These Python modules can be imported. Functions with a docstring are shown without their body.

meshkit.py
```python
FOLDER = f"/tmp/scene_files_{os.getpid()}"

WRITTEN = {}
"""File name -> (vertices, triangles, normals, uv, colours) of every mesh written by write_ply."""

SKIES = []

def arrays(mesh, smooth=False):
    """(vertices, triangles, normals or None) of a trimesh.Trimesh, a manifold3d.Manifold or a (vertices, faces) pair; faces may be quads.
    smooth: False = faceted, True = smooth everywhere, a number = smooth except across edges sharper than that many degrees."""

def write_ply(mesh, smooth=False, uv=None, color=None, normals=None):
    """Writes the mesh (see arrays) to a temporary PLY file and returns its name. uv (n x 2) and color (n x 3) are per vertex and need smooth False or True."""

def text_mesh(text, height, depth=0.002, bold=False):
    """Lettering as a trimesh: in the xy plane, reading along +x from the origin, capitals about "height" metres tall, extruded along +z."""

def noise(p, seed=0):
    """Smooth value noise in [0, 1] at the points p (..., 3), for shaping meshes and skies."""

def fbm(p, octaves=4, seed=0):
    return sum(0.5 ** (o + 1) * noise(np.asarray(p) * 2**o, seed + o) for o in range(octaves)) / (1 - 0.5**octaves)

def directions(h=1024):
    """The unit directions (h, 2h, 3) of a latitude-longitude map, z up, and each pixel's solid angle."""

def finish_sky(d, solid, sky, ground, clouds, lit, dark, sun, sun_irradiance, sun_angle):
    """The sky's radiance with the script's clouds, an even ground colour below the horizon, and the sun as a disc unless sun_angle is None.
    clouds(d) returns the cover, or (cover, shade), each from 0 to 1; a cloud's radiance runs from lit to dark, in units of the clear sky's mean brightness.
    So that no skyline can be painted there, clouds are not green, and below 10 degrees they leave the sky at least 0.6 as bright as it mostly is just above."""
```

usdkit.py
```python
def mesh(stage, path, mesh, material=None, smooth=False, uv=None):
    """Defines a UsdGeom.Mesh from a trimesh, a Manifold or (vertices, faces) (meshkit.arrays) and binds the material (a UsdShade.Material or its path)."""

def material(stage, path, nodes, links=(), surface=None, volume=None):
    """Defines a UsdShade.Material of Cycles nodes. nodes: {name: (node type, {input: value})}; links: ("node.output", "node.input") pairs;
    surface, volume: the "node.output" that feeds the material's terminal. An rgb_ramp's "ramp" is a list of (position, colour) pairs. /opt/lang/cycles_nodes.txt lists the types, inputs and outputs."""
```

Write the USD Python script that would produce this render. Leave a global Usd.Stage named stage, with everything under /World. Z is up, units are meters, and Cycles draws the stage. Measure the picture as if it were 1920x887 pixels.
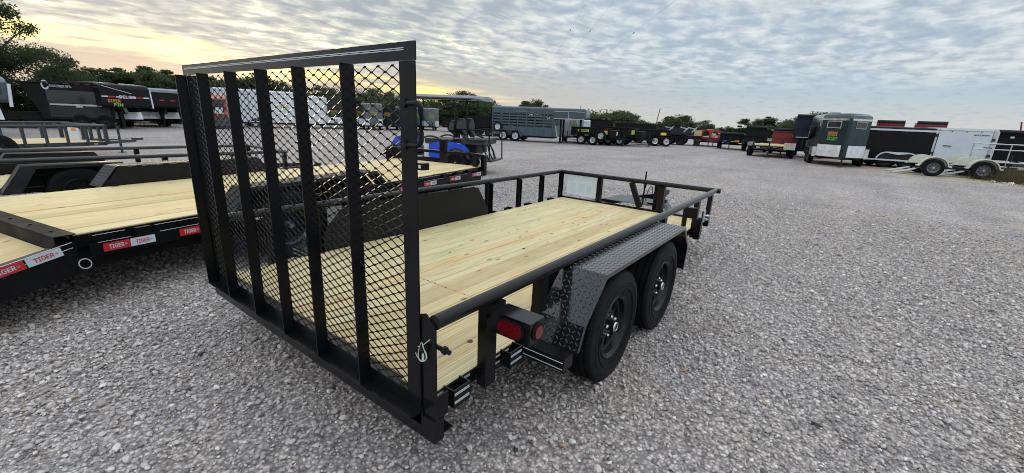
import math, random
import numpy as np
import trimesh
import shapely.geometry as sg
from pxr import Usd, UsdGeom, UsdLux, UsdShade, Gf, Sdf, Vt
import usdkit, meshkit

stage = Usd.Stage.CreateInMemory()
UsdGeom.SetStageUpAxis(stage, 'Z')
UsdGeom.SetStageMetersPerUnit(stage, 1.0)
UsdGeom.Xform.Define(stage, '/World')
UsdGeom.Scope.Define(stage, '/World/Looks')
V = lambda *a: np.array(a, float)

# ------------------------------------------------------------------ camera
CAM = V(-0.9876, -1.0867, 1.5526)
YAW, PITCH, ROLL, FPX = 0.6369, -0.2744, 0.0439, 788.24
_f = V(math.cos(YAW) * math.cos(PITCH), math.sin(YAW) * math.cos(PITCH), math.sin(PITCH))
_r = V(math.sin(YAW), -math.cos(YAW), 0)
_u = np.cross(_r, _f)
_r, _u = math.cos(ROLL) * _r + math.sin(ROLL) * _u, -math.sin(ROLL) * _r + math.cos(ROLL) * _u
cam = UsdGeom.Camera.Define(stage, '/World/camera')
cam.AddTransformOp().Set(Gf.Matrix4d(*_r, 0, *_u, 0, *(-_f), 0, *CAM, 1))
cam.CreateHorizontalApertureAttr(36.0)
cam.CreateVerticalApertureAttr(36.0 * 473 / 1024)
cam.CreateFocalLengthAttr(36.0 * FPX / 1920)
cam.CreateClippingRangeAttr(Gf.Vec2f(0.05, 6000))
cam.CreateExposureAttr(0.0)

# ------------------------------------------------------------------ sky and sun
SUN_AZ, SUN_EL = math.radians(75.5), math.radians(4.6)
SUN = V(math.cos(SUN_AZ) * math.cos(SUN_EL), math.sin(SUN_AZ) * math.cos(SUN_EL), math.sin(SUN_EL))
STRENGTH = 0.1
N, Lk = {}, []
def nd(name, kind, **kw):
    N[name] = (kind, kw); return name
def ln(*pairs): Lk.extend(pairs)
def mr(name, src, a, b, c, d, kind='smoothstep'):
    nd(name, 'map_range', range_type=kind, from_min=a, from_max=b, to_min=c, to_max=d, clamp=True); ln((src, name + '.value')); return name + '.result'
def mixc(name, fac, a, b, blend='mix'):
    kw = dict(blend_type=blend)
    if not isinstance(a, str): kw['a'] = a
    if not isinstance(b, str): kw['b'] = b
    if not isinstance(fac, str): kw['fac'] = fac
    nd(name, 'mix_color', use_clamp=False, **kw)
    if isinstance(a, str): ln((a, name + '.a'))
    if isinstance(b, str): ln((b, name + '.b'))
    if isinstance(fac, str): ln((fac, name + '.fac'))
    return name + '.result'
def mth(name, op, a, b=None):
    kw = dict(math_type=op)
    if not isinstance(a, str): kw['value1'] = a
    if b is not None and not isinstance(b, str): kw['value2'] = b
    nd(name, 'math', **kw)
    if isinstance(a, str): ln((a, name + '.value1'))
    if isinstance(b, str): ln((b, name + '.value2'))
    return name + '.value'
nd('tc', 'texture_coordinate'); nd('sep', 'separate_xyz'); ln(('tc.generated', 'sep.vector'))
nd('dot', 'vector_math', math_type='dot_product', vector2=tuple(SUN)); ln(('tc.generated', 'dot.vector1'))
zc = mth('zc', 'maximum', 'sep.z', 0.0)
den = mth('den', 'add', zc, 0.075)
nd('uv', 'combine_xyz'); ln((mth('du', 'divide', 'sep.x', den), 'uv.x'), (mth('dv', 'divide', 'sep.y', den), 'uv.y'))
# ripples of altocumulus: rows with gaps between them
nd('map1', 'mapping', rotation=(0, 0, 0.5), scale=(1.0, 1.35, 1)); ln(('uv.vector', 'map1.vector'))
nd('n1', 'noise_texture', scale=3.9, detail=5.0, roughness=0.56, distortion=0.30); ln(('map1.vector', 'n1.vector'))
nd('n2', 'noise_texture', scale=0.55, detail=3.0, roughness=0.5); ln(('uv.vector', 'n2.vector'))
nd('n3', 'noise_texture', scale=8.0, detail=3.0, roughness=0.6); ln(('map1.vector', 'n3.vector'))
a1 = mth('a1', 'multiply', 'n2.fac', 0.55)
a2 = mth('a2', 'add', 'n1.fac', a1)
a3 = mth('a3', 'multiply', 'n3.fac', 0.16)
a4 = mth('a4', 'add', a2, a3)
gap = mr('gap', a4, 0.68, 1.06, 0.0, 1.0)            # 1 where the cloud thins out
peak = mr('peak', a4, 0.93, 1.06, 0.0, 1.0)          # the thinnest spots, lit through
tex = mr('tex', 'n1.fac', 0.3, 0.7, 0.88, 1.10, 'linear')
near = mr('near', 'dot.value', 0.60, 0.985, 0.0, 1.0)
hot = mth('hot', 'multiply', mr('hot0', 'dot.value', 0.78, 0.99, 0.0, 1.0), peak)
warm = mr('warm', 'dot.value', 0.35, 0.96, 0.0, 1.0)
cloud = mixc('cloud', near, (0.485, 0.585, 0.695), (0.455, 0.515, 0.565))
thin1 = mixc('thin1', near, (0.73, 0.785, 0.81), (0.94, 0.92, 0.76))
thin = mixc('thin', hot, thin1, (2.3, 1.95, 1.05))
cl = mixc('cl', gap, cloud, thin)
nd('clt', 'vector_math', math_type='scale'); ln((cl, 'clt.vector1'), (tex, 'clt.scale'))
# the low sky: clear pale blue away from the sun, grey and peach under it
lowfar = mixc('lowfar', mr('lf', 'sep.z', 0.0, 0.085, 0.0, 1.0), (0.68, 0.69, 0.655), (0.48, 0.61, 0.71))
low = mixc('low', warm, lowfar, (0.59, 0.555, 0.505))
nlow = mth('nlow', 'multiply_add', 'n2.fac', 0.07); N['nlow'][1]['value3'] = -0.035
zz = mth('zz', 'add', 'sep.z', nlow)
lowmask = mr('lowmask', zz, 0.060, 0.125, 0.95, 0.0)
lowt = mth('lowt', 'multiply', lowmask, mr('lowgap', 'n1.fac', 0.30, 0.58, 0.5, 1.0))
clouds0 = mixc('clouds0', lowt, 'clt.vector', low)
# a long tear in the cloud deck that the sun shines through, sinking towards the right
nd('daz', 'vector_math', math_type='dot_product', vector2=(math.cos(math.radians(133)), math.sin(math.radians(133)), 0)); ln(('tc.generated', 'daz.vector1'))
zc0 = mth('zc0', 'multiply_add', 'daz.value', 0.098); N['zc0'][1]['value3'] = 0.036
bd = mth('bd', 'absolute', mth('bd0', 'subtract', zz, zc0))
nd('map4', 'mapping', scale=(6, 6, 95)); ln(('tc.generated', 'map4.vector')); nd('n4', 'noise_texture', scale=1.0, detail=4.0, roughness=0.6); ln(('map4.vector', 'n4.vector'))
tear = mth('tear', 'multiply', mr('bm', bd, 0.003, 0.030, 1.0, 0.0), mr('bw', 'dot.value', 0.70, 0.90, 0.0, 1.0))
tear2 = mth('tear2', 'multiply', tear, mr('bn', 'n4.fac', 0.36, 0.55, 0.06, 1.0))
clouds = mixc('clouds', tear2, clouds0, mixc('tearcol', mr('th', 'dot.value', 0.955, 0.999, 0.0, 1.0), (1.45, 1.12, 0.44), (2.7, 2.1, 0.80)))
up = mr('up', 'sep.z', 0.22, 0.85, 1.0, 1.9)
nd('cup', 'vector_math', math_type='scale'); ln((clouds, 'cup.vector1'), (up, 'cup.scale'))
nd('c10', 'vector_math', math_type='scale', scale=1.0 / STRENGTH); ln(('cup.vector', 'c10.vector1'))
nd('sky', 'sky_texture', sky_type='single_scattering', sun_disc=False, sun_elevation=SUN_EL, sun_rotation=math.atan2(SUN[0], SUN[1]), altitude=100.0)
final = mixc('final', 0.93, 'sky.color', 'c10.vector')
nd('bg', 'background_shader', strength=STRENGTH); ln((final, 'bg.color'))
skymat = usdkit.material(stage, '/World/Looks/sky_clouds', N, Lk, surface='bg.background')
dome = UsdLux.DomeLight.Define(stage, '/World/sky')
dome.GetPrim().SetCustomDataByKey('kind', 'structure')
UsdShade.MaterialBindingAPI.Apply(dome.GetPrim()).Bind(skymat)
sun = UsdLux.DistantLight.Define(stage, '/World/sun')
sun.CreateIntensityAttr(0.24); sun.CreateAngleAttr(14.0); sun.CreateNormalizeAttr(True)
sun.CreateColorAttr(Gf.Vec3f(1.0, 0.80, 0.52))
_x = np.cross(V(0, 0, 1), SUN); _x /= np.linalg.norm(_x); _y = np.cross(SUN, _x)
sun.AddTransformOp().Set(Gf.Matrix4d(*_x, 0, *_y, 0, *SUN, 0, 0, 0, 50, 1))

# ------------------------------------------------------------------ mesh helpers
class M:
    """collects shapes into one mesh"""
    def __init__(s): s.v, s.f, s.n = [], [], 0
    def add(s, v, f):
        v = np.asarray(v, float); f = np.asarray(f, int)
        if f.shape[1] == 4: f = np.vstack([f[:, [0, 1, 2]], f[:, [0, 2, 3]]])
        s.v.append(v); s.f.append(f + s.n); s.n += len(v); return s
    def tm(s, t): return s.add(t.vertices, t.faces)
    def box(s, x0, x1, y0, y1, z0, z1, c=0.0, mat=None):
        v, f = cbox(abs(x1 - x0), abs(y1 - y0), abs(z1 - z0), c)
        if mat is not None: v = v @ np.asarray(mat).T
        return s.add(v + V((x0 + x1) / 2, (y0 + y1) / 2, (z0 + z1) / 2), f)
    def bar(s, p, q, w, h, up=(0, 0, 1), c=0.0):
        """a bar from p to q, w wide across, h along 'up'"""
        p, q = V(*p), V(*q); d = q - p; L = np.linalg.norm(d); d /= L
        a = np.cross(np.asarray(up, float), d); a /= np.linalg.norm(a); b = np.cross(d, a)
        v, f = cbox(L, w, h, c)
        return s.add(v @ np.array([d, a, b]) + (p + q) / 2, f)
    def tube(s, pts, r, n=10, caps=True):
        p = np.asarray(pts, float); t = np.gradient(p, axis=0); t /= np.linalg.norm(t, axis=1, keepdims=True) + 1e-12
        ref = V(0, 0, 1) if abs(t[0, 2]) < 0.9 else V(1, 0, 0)
        if len(p) > 2:
            nrm = np.cross(p[1] - p[0], p[2] - p[1]); ln_ = np.linalg.norm(nrm)
            if ln_ > 1e-6 and abs(t @ (nrm / ln_)).max() < 0.3: ref = nrm / ln_
        a = np.cross(t, ref); a /= np.linalg.norm(a, axis=1, keepdims=True) + 1e-12; b = np.cross(t, a)
        an = np.arange(n) * 2 * np.pi / n; r = np.broadcast_to(r, (len(p),))
        v = (p[:, None] + r[:, None, None] * (np.cos(an)[None, :, None] * a[:, None] + np.sin(an)[None, :, None] * b[:, None])).reshape(-1, 3)
        f = []
        for i in range(len(p) - 1):
            for j in range(n):
                k = (j + 1) % n; f += [[i * n + j, (i + 1) * n + j, (i + 1) * n + k], [i * n + j, (i + 1) * n + k, i * n + k]]
        if caps:
            m = (len(p) - 1) * n
            for j in range(1, n - 1): f += [[0, j, j + 1], [m, m + j + 1, m + j]]
        return s.add(v, f)
    def prism(s, poly, a, b, axis='y'):
        """2D outline (list of points or shapely polygon) extruded from a to b along axis; axis y: (x,z), axis x: (y,z), axis z: (x,y)"""
        g = poly if hasattr(poly, 'exterior') else sg.Polygon(poly)
        t = trimesh.creation.extrude_polygon(g, b - a, engine='earcut'); v = np.array(t.vertices); f = np.array(t.faces)
        if axis == 'y': v = np.stack([v[:, 0], v[:, 2] + a, v[:, 1]], 1); f = f[:, ::-1]
        elif axis == 'x': v = np.stack([v[:, 2] + a, v[:, 0], v[:, 1]], 1)
        else: v = v + V(0, 0, a)
        return s.add(v, f)
    def loft(s, A, B, caps=True):
        """two equal-length loops joined"""
        A, B = np.asarray(A, float), np.asarray(B, float); n = len(A); f = []
        for j in range(n):
            k = (j + 1) % n; f += [[j, k, n + k], [j, n + k, n + j]]
        if caps:
            for j in range(1, n - 1): f += [[0, j + 1, j], [n, n + j, n + j + 1]]
        return s.add(np.vstack([A, B]), f)
    def lathe(s, prof, center, axis='y', n=32):
        """profile [(radius, offset)] turned about an axis through center"""
        p = np.asarray(prof, float); an = np.arange(n) * 2 * np.pi / n; m = len(p)
        c, d = np.cos(an), np.sin(an)
        if axis == 'y': v = np.stack([p[:, 0, None] * c, np.repeat(p[:, 1, None], n, 1), p[:, 0, None] * d], -1)
        elif axis == 'x': v = np.stack([np.repeat(p[:, 1, None], n, 1), p[:, 0, None] * c, p[:, 0, None] * d], -1)
        else: v = np.stack([p[:, 0, None] * c, p[:, 0, None] * d, np.repeat(p[:, 1, None], n, 1)], -1)
        f = []
        for i in range(m - 1):
            for j in range(n):
                k = (j + 1) % n; f += [[i * n + j, i * n + k, (i + 1) * n + k], [i * n + j, (i + 1) * n + k, (i + 1) * n + j]]
        if axis == 'y': f = [q[::-1] for q in f]
        return s.add(v.reshape(-1, 3) + V(*center), f)
    def cyl(s, c, r, h, axis='y', n=20):
        return s.lathe([(0, -h / 2), (r, -h / 2), (r, h / 2), (0, h / 2)], c, axis, n)
    def text(s, txt, h, o, ex, ey, depth=0.002, width=None, bold=True):
        """lettering with its lower left corner at o, reading along ex, up along ey; squeezed to width"""
        t = meshkit.text_mesh(txt, h, depth, bold); v = np.array(t.vertices); v[:, 0] -= v[:, 0].min()
        if width: v[:, 0] *= width / v[:, 0].max()
        ex, ey = V(*ex), V(*ey); ez = np.cross(ex, ey)
        return s.add(V(*o) + v[:, :1] * ex + v[:, 1:2] * ey + v[:, 2:] * ez, t.faces)
    def get(s): return np.vstack(s.v), np.vstack(s.f)
_cb = {}
def cbox(x, y, z, c=0.0):
    x, y, z = x / 2, y / 2, z / 2
    if c <= 0:
        v = np.array([[i, j, k] for i in (-x, x) for j in (-y, y) for k in (-z, z)])
        return v, np.array([[0, 1, 3, 2], [4, 6, 7, 5], [0, 4, 5, 1], [2, 3, 7, 6], [0, 2, 6, 4], [1, 5, 7, 3]])
    if 'f' not in _cb:
        u = []
        for i in (-1, 1):
            for j in (-1, 1):
                for k in (-1, 1): u += [[i * .8, j, k], [i, j * .8, k], [i, j, k * .8]]
        t = trimesh.convex.convex_hull(np.array(u)); u = np.array(u)
        idx = [int(np.argmin(((u - q) ** 2).sum(1))) for q in t.vertices]
        _cb['f'] = np.array(idx)[t.faces]
        n = np.cross(u[_cb['f'][:, 1]] - u[_cb['f'][:, 0]], u[_cb['f'][:, 2]] - u[_cb['f'][:, 0]])
        bad = (n * u[_cb['f']].mean(1)).sum(1) < 0; _cb['f'][bad] = _cb['f'][bad][:, ::-1]
    c = min(c, x * .45, y * .45, z * .45); u = []
    for i in (-1, 1):
        for j in (-1, 1):
            for k in (-1, 1): u += [[i * (x - c), j * y, k * z], [i * x, j * (y - c), k * z], [i * x, j * y, k * (z - c)]]
    return np.array(u), _cb['f']
def arc(cx, cy, r, a0, a1, n=12):
    return [(cx + r * math.cos(math.radians(a0 + (a1 - a0) * i / n)), cy + r * math.sin(math.radians(a0 + (a1 - a0) * i / n))) for i in range(n + 1)]

# ------------------------------------------------------------------ objects
_names = {}
def numbered(parent, name):
    k = _names.get((parent, name), 0); _names[(parent, name)] = k + 1
    return f'{parent}/{name}' if k == 0 else f'{parent}/{name}_{k:03d}'
def data(prim, **kw):
    for k, v in kw.items():
        if v: prim.SetCustomDataByKey(k, v)
def thing(name, label, cat, loc=(0, 0, 0), rot=0.0, group=None, scale=None):
    p = numbered('/World', name); x = UsdGeom.Xform.Define(stage, p)
    x.AddTranslateOp().Set(Gf.Vec3d(*map(float, (list(loc) + [0, 0])[:3]))); x.AddRotateZOp().Set(float(rot))
    if scale is not None: x.AddScaleOp().Set(Gf.Vec3f(*map(float, np.broadcast_to(scale, 3))))
    data(x.GetPrim(), label=label, category=cat, group=group); return p
def group_of(parent, name, label=None):
    p = numbered(parent, name); UsdGeom.Xform.Define(stage, p); data(stage.GetPrimAtPath(p), label=label); return p
def obj(name, mb, mat, parent='/World', smooth=False, **kw):
    p = numbered(parent, name)
    usdkit.mesh(stage, p, mb.get() if isinstance(mb, M) else mb, '/World/Looks/' + mat, smooth=smooth)
    data(stage.GetPrimAtPath(p), **kw); return p
def copy(src, name, label, cat, loc, rot=0.0, group=None, scale=None):
    p = thing(name, label, cat, loc, rot, group, scale); pr = stage.GetPrimAtPath(p)
    pr.GetReferences().AddInternalReference(src); pr.SetInstanceable(True); return p

# ------------------------------------------------------------------ materials
def mat(name, nodes, links=(), out='p.BSDF'):
    return usdkit.material(stage, '/World/Looks/' + name, nodes, links, surface=out)
def paint(name, col, rough=0.35, metal=0.0, coat=0.0, var=0.25, scale=3.0, bump=0.0, bscale=60.0, dust=0.0, spec=0.5):
    """paint or metal with a little unevenness in tone and gloss, and dust"""
    n = {'tc': ('texture_coordinate', {}), 'n': ('noise_texture', dict(scale=scale, detail=5.0, roughness=0.6)),
         'r': ('map_range', dict(from_min=0.3, from_max=0.7, to_min=max(rough * .72, .02), to_max=min(rough * 1.35, 1.0))),
         'm': ('map_range', dict(from_min=0.3, from_max=0.7, to_min=1 - var, to_max=1 + var)),
         's': ('vector_math', dict(math_type='scale', vector1=col)),
         'dm': ('mix_color', dict(b=(0.22, 0.20, 0.18))),
         'dr': ('map_range', dict(from_min=0.45, from_max=0.75, to_min=0.0, to_max=dust)),
         'dn': ('noise_texture', dict(scale=scale * 4.3, detail=6.0, roughness=0.7)),
         'p': ('principled_bsdf', dict(metallic=metal, coat_weight=coat, coat_roughness=0.08, specular_ior_level=spec))}
    l = [('tc.object', 'n.vector'), ('tc.object', 'dn.vector'), ('n.fac', 'r.value'), ('n.fac', 'm.value'), ('m.result', 's.scale'), ('s.vector', 'dm.a'),
         ('dn.fac', 'dr.value'), ('dr.result', 'dm.fac'), ('dm.result', 'p.base_color'), ('r.result', 'p.roughness')]
    if bump:
        n['bn'] = ('noise_texture', dict(scale=bscale, detail=3.0)); n['b'] = ('bump', dict(strength=bump, distance=0.004))
        l += [('tc.object', 'bn.vector'), ('bn.fac', 'b.height'), ('b.normal', 'p.normal')]
    return mat(name, n, l)
paint('black_paint', (0.0028, 0.0028, 0.0032), 0.20, bump=0.03, bscale=40, dust=0.008, spec=0.20)
paint('rail_paint', (0.003, 0.003, 0.0035), 0.15, bump=0.02, bscale=40, dust=0.006, spec=0.32)
paint('scrap_dark', (0.02, 0.02, 0.021), 0.8, dust=0.2)
paint('black_satin', (0.0045, 0.0045, 0.005), 0.42, bump=0.04, bscale=120, dust=0.014, spec=0.18)
paint('black_tread_paint', (0.0035, 0.0035, 0.004), 0.16, coat=0.9, bump=0.04, bscale=90, dust=0.010, spec=0.30, var=0.4)
paint('rubber', (0.0035, 0.0035, 0.004), 0.58, bump=0.15, bscale=160, dust=0.02, spec=0.14)
paint('tread_matte', (0.006, 0.006, 0.0065), 0.45, bump=0.05, bscale=90, dust=0.02, spec=0.3)
paint('rim_black', (0.004, 0.004, 0.0045), 0.22, dust=0.01, spec=0.35)
paint('chrome', (0.75, 0.75, 0.76), 0.16, metal=1.0, var=0.1)
paint('guard_plate', (0.66, 0.68, 0.71), 0.42, metal=0.55, var=0.18, scale=4)
paint('zinc', (0.55, 0.56, 0.58), 0.36, metal=1.0, var=0.15)
paint('glint_line_white', (0.62, 0.64, 0.66), 0.5, var=0.1)  # white for painted ridge glints, and for thin edge lines
paint('white_paint', (0.52, 0.55, 0.59), 0.32, var=0.05, scale=1.0, dust=0.12)
paint('offwhite_panel', (0.60, 0.60, 0.58), 0.35, var=0.06, scale=1.0, dust=0.2)
paint('slate_paint', (0.034, 0.055, 0.068), 0.28, coat=0.15, var=0.1, dust=0.04)
paint('slate_dark', (0.028, 0.042, 0.052), 0.22, coat=0.3, var=0.1, dust=0.06)
paint('green_slate', (0.009, 0.022, 0.027), 0.18, coat=0.0, var=0.08, dust=0.015, spec=0.35)
paint('grey_paint', (0.085, 0.092, 0.10), 0.30, coat=0.2, var=0.1, dust=0.1)
paint('dark_grey', (0.016, 0.017, 0.019), 0.38, var=0.15, dust=0.06, spec=0.3)
paint('grey_rail', (0.020, 0.024, 0.029), 0.34, var=0.15, dust=0.05, spec=0.4)
paint('red_paint', (0.30, 0.014, 0.018), 0.34, var=0.12, dust=0.05)
paint('red_dark', (0.17, 0.010, 0.013), 0.38, var=0.15, dust=0.04)
paint('red_faded', (0.30, 0.075, 0.055), 0.5, var=0.2, dust=0.2)
paint('navy_paint', (0.006, 0.009, 0.020), 0.3, var=0.2, dust=0.02, spec=0.3)
paint('blue_paint', (0.008, 0.055, 0.46), 0.25, coat=0.4, var=0.12)
paint('cream_paint', (0.56, 0.55, 0.43), 0.42, var=0.05, dust=0.1)
paint('tarp_grey', (0.20, 0.22, 0.26), 0.6, var=0.15, bump=0.4, bscale=6)
paint('tarp_black', (0.010, 0.011, 0.014), 0.5, var=0.2, bump=0.5, bscale=5, spec=0.3)
paint('vinyl_black', (0.014, 0.014, 0.016), 0.5, bump=0.1, bscale=150)
paint('roof_grey', (0.16, 0.17, 0.19), 0.4, var=0.1)
paint('dark_glass', (0.01, 0.012, 0.014), 0.06, coat=0.3)
paint('lens_red', (0.075, 0.002, 0.004), 0.16, coat=0.5, var=0.15, scale=60)
paint('decal_red', (0.36, 0.016, 0.02), 0.35, var=0.1)
paint('decal_white', (0.42, 0.46, 0.51), 0.35, var=0.06)
paint('yellow_label', (0.62, 0.55, 0.04), 0.5, var=0.1)
paint('orange_chalk', (0.58, 0.22, 0.03), 0.6, var=0.1)
paint('green_chalk', (0.12, 0.46, 0.06), 0.6, var=0.1)
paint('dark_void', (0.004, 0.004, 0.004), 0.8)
paint('knot_dark', (0.05, 0.028, 0.015), 0.8)
paint('chalk_red', (0.62, 0.22, 0.13), 0.8)
paint('cable', (0.45, 0.55, 0.42), 0.4, var=0.1)
paint('plywood', (0.50, 0.34, 0.16), 0.7, var=0.15, scale=8)
paint('pole_wood', (0.12, 0.09, 0.07), 0.8)
# paper in a clear sleeve
mat('paper', {'d': ('diffuse_bsdf', dict(color=(0.66, 0.72, 0.74))), 't': ('translucent_bsdf', dict(color=(0.62, 0.68, 0.70))), 'm': ('mix_closure', dict(fac=0.42)),
              'g': ('glossy_bsdf', dict(color=(1, 1, 1), roughness=0.15)), 'fr': ('fresnel', dict(IOR=1.4)), 'o': ('mix_closure', {})},
    [('d.BSDF', 'm.closure1'), ('t.BSDF', 'm.closure2'), ('fr.fac', 'o.fac'), ('m.closure', 'o.closure1'), ('g.BSDF', 'o.closure2')], 'o.closure')
paint('paper_print', (0.42, 0.50, 0.54), 0.6, var=0.2, scale=40)

def wood_material(name, a, b, c, knots=True):
    """pine boards: grain along x, each board (0.19 wide) its own tone; knots"""
    n = {'tc': ('texture_coordinate', {}), 'sp': ('separate_xyz', {}),
         'bi': ('math', dict(math_type='divide', value2=0.1893)), 'fl': ('math', dict(math_type='floor')), 'wn': ('white_noise_texture', dict(dimensions='1D')),
         'of': ('vector_math', dict(math_type='scale', scale=37.0)), 'ad': ('vector_math', dict(math_type='add')),
         'mp': ('mapping', dict(scale=(0.9, 11.0, 11.0))), 'mf': ('mapping', dict(scale=(3.0, 70.0, 40.0))), 'ml': ('mapping', dict(scale=(1.1, 2.6, 2.0))),
         'g': ('noise_texture', dict(scale=1.6, detail=6.0, roughness=0.62, distortion=1.6)), 'fine': ('noise_texture', dict(scale=1.0, detail=4.0, roughness=0.65)),
         'lg': ('noise_texture', dict(scale=1.2, detail=3.0)),
         'wv': ('wave_texture', dict(wave_type='bands', bands_direction='y', scale=2.2, distortion=5.5, detail=3.0, detail_scale=0.8)), 'mw': ('mapping', dict(scale=(0.5, 8.0, 8.0))),
         'ra': ('rgb_ramp', dict(ramp=[(0.25, b), (0.5, a), (0.75, c)])), 'mg': ('mix_color', dict(blend_type='multiply', fac=0.75)),
         'rf': ('rgb_ramp', dict(ramp=[(0.3, (0.86, 0.80, 0.72)), (0.55, (1, 1, 1)), (1.0, (1.03, 1.02, 1.0))])),
         'rw': ('rgb_ramp', dict(ramp=[(0.0, (0.80, 0.70, 0.54)), (0.35, (1, 1, 1)), (1.0, (1.02, 1.02, 1.02))])), 'mw2': ('mix_color', dict(blend_type='multiply', fac=0.8)),
         'tone': ('rgb_ramp', dict(ramp=[(0.0, (0.86, 0.82, 0.74)), (0.35, (1.0, 1.0, 1.0)), (0.7, (1.02, 1.06, 1.02)), (1.0, (1.02, 0.93, 0.84))])), 'mt': ('mix_color', dict(blend_type='multiply', fac=1.0)),
         'gr': ('rgb_ramp', dict(ramp=[(0.25, (1.0, 0.86, 0.74)), (0.42, (1, 1, 1)), (0.55, (1, 1, 1)), (0.72, (0.84, 0.97, 0.90))])), 'ml2': ('mix_color', dict(blend_type='multiply', fac=0.8)),
         'kv': ('voronoi_texture', dict(dimensions='2D', scale=1.0, randomness=1.0)), 'mk': ('mapping', dict(scale=(2.2, 4.2, 4.0))),
         'kr': ('map_range', dict(range_type='smoothstep', from_min=0.022, from_max=0.095, to_min=0.85, to_max=0.0)), 'kc': ('separate_color', {}), 'kg': ('math', dict(math_type='greater_than', value2=0.60)),
         'kf': ('math', dict(math_type='multiply')), 'km': ('mix_color', dict(b=(0.23, 0.145, 0.07))),
         'bm': ('bump', dict(strength=0.25, distance=0.003)), 'p': ('principled_bsdf', dict(roughness=0.62, specular_ior_level=0.3))}
    l = [('tc.object', 'sp.vector'), ('sp.y', 'bi.value1'), ('bi.value', 'fl.value1'), ('fl.value', 'wn.w'), ('wn.color', 'of.vector1'), ('tc.object', 'ad.vector1'), ('of.vector', 'ad.vector2'),
         ('ad.vector', 'mp.vector'), ('ad.vector', 'mf.vector'), ('ad.vector', 'ml.vector'), ('ad.vector', 'mk.vector'), ('ad.vector', 'mw.vector'),
         ('mp.vector', 'g.vector'), ('mf.vector', 'fine.vector'), ('ml.vector', 'lg.vector'), ('mw.vector', 'wv.vector'), ('g.fac', 'ra.fac'), ('fine.fac', 'rf.fac'), ('ra.color', 'mg.a'), ('rf.color', 'mg.b'),
         ('wv.fac', 'rw.fac'), ('mg.result', 'mw2.a'), ('rw.color', 'mw2.b'), ('wn.value', 'tone.fac'), ('mw2.result', 'mt.a'), ('tone.color', 'mt.b'), ('lg.fac', 'gr.fac'), ('mt.result', 'ml2.a'), ('gr.color', 'ml2.b'),
         ('mk.vector', 'kv.vector'), ('kv.distance', 'kr.value'), ('kv.color', 'kc.color'), ('kc.r', 'kg.value1'), ('kr.result', 'kf.value1'), ('kg.value', 'kf.value2'), ('kf.value', 'km.fac'), ('ml2.result', 'km.a'),
         ('km.result', 'p.base_color'), ('fine.fac', 'bm.height'), ('bm.normal', 'p.normal')]
    return mat(name, n, l)
wood_material('pine', (0.63, 0.515, 0.305), (0.47, 0.35, 0.175), (0.67, 0.58, 0.375))
wood_material('pine_yellow', (0.64, 0.51, 0.29), (0.56, 0.42, 0.22), (0.67, 0.55, 0.34))

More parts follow.
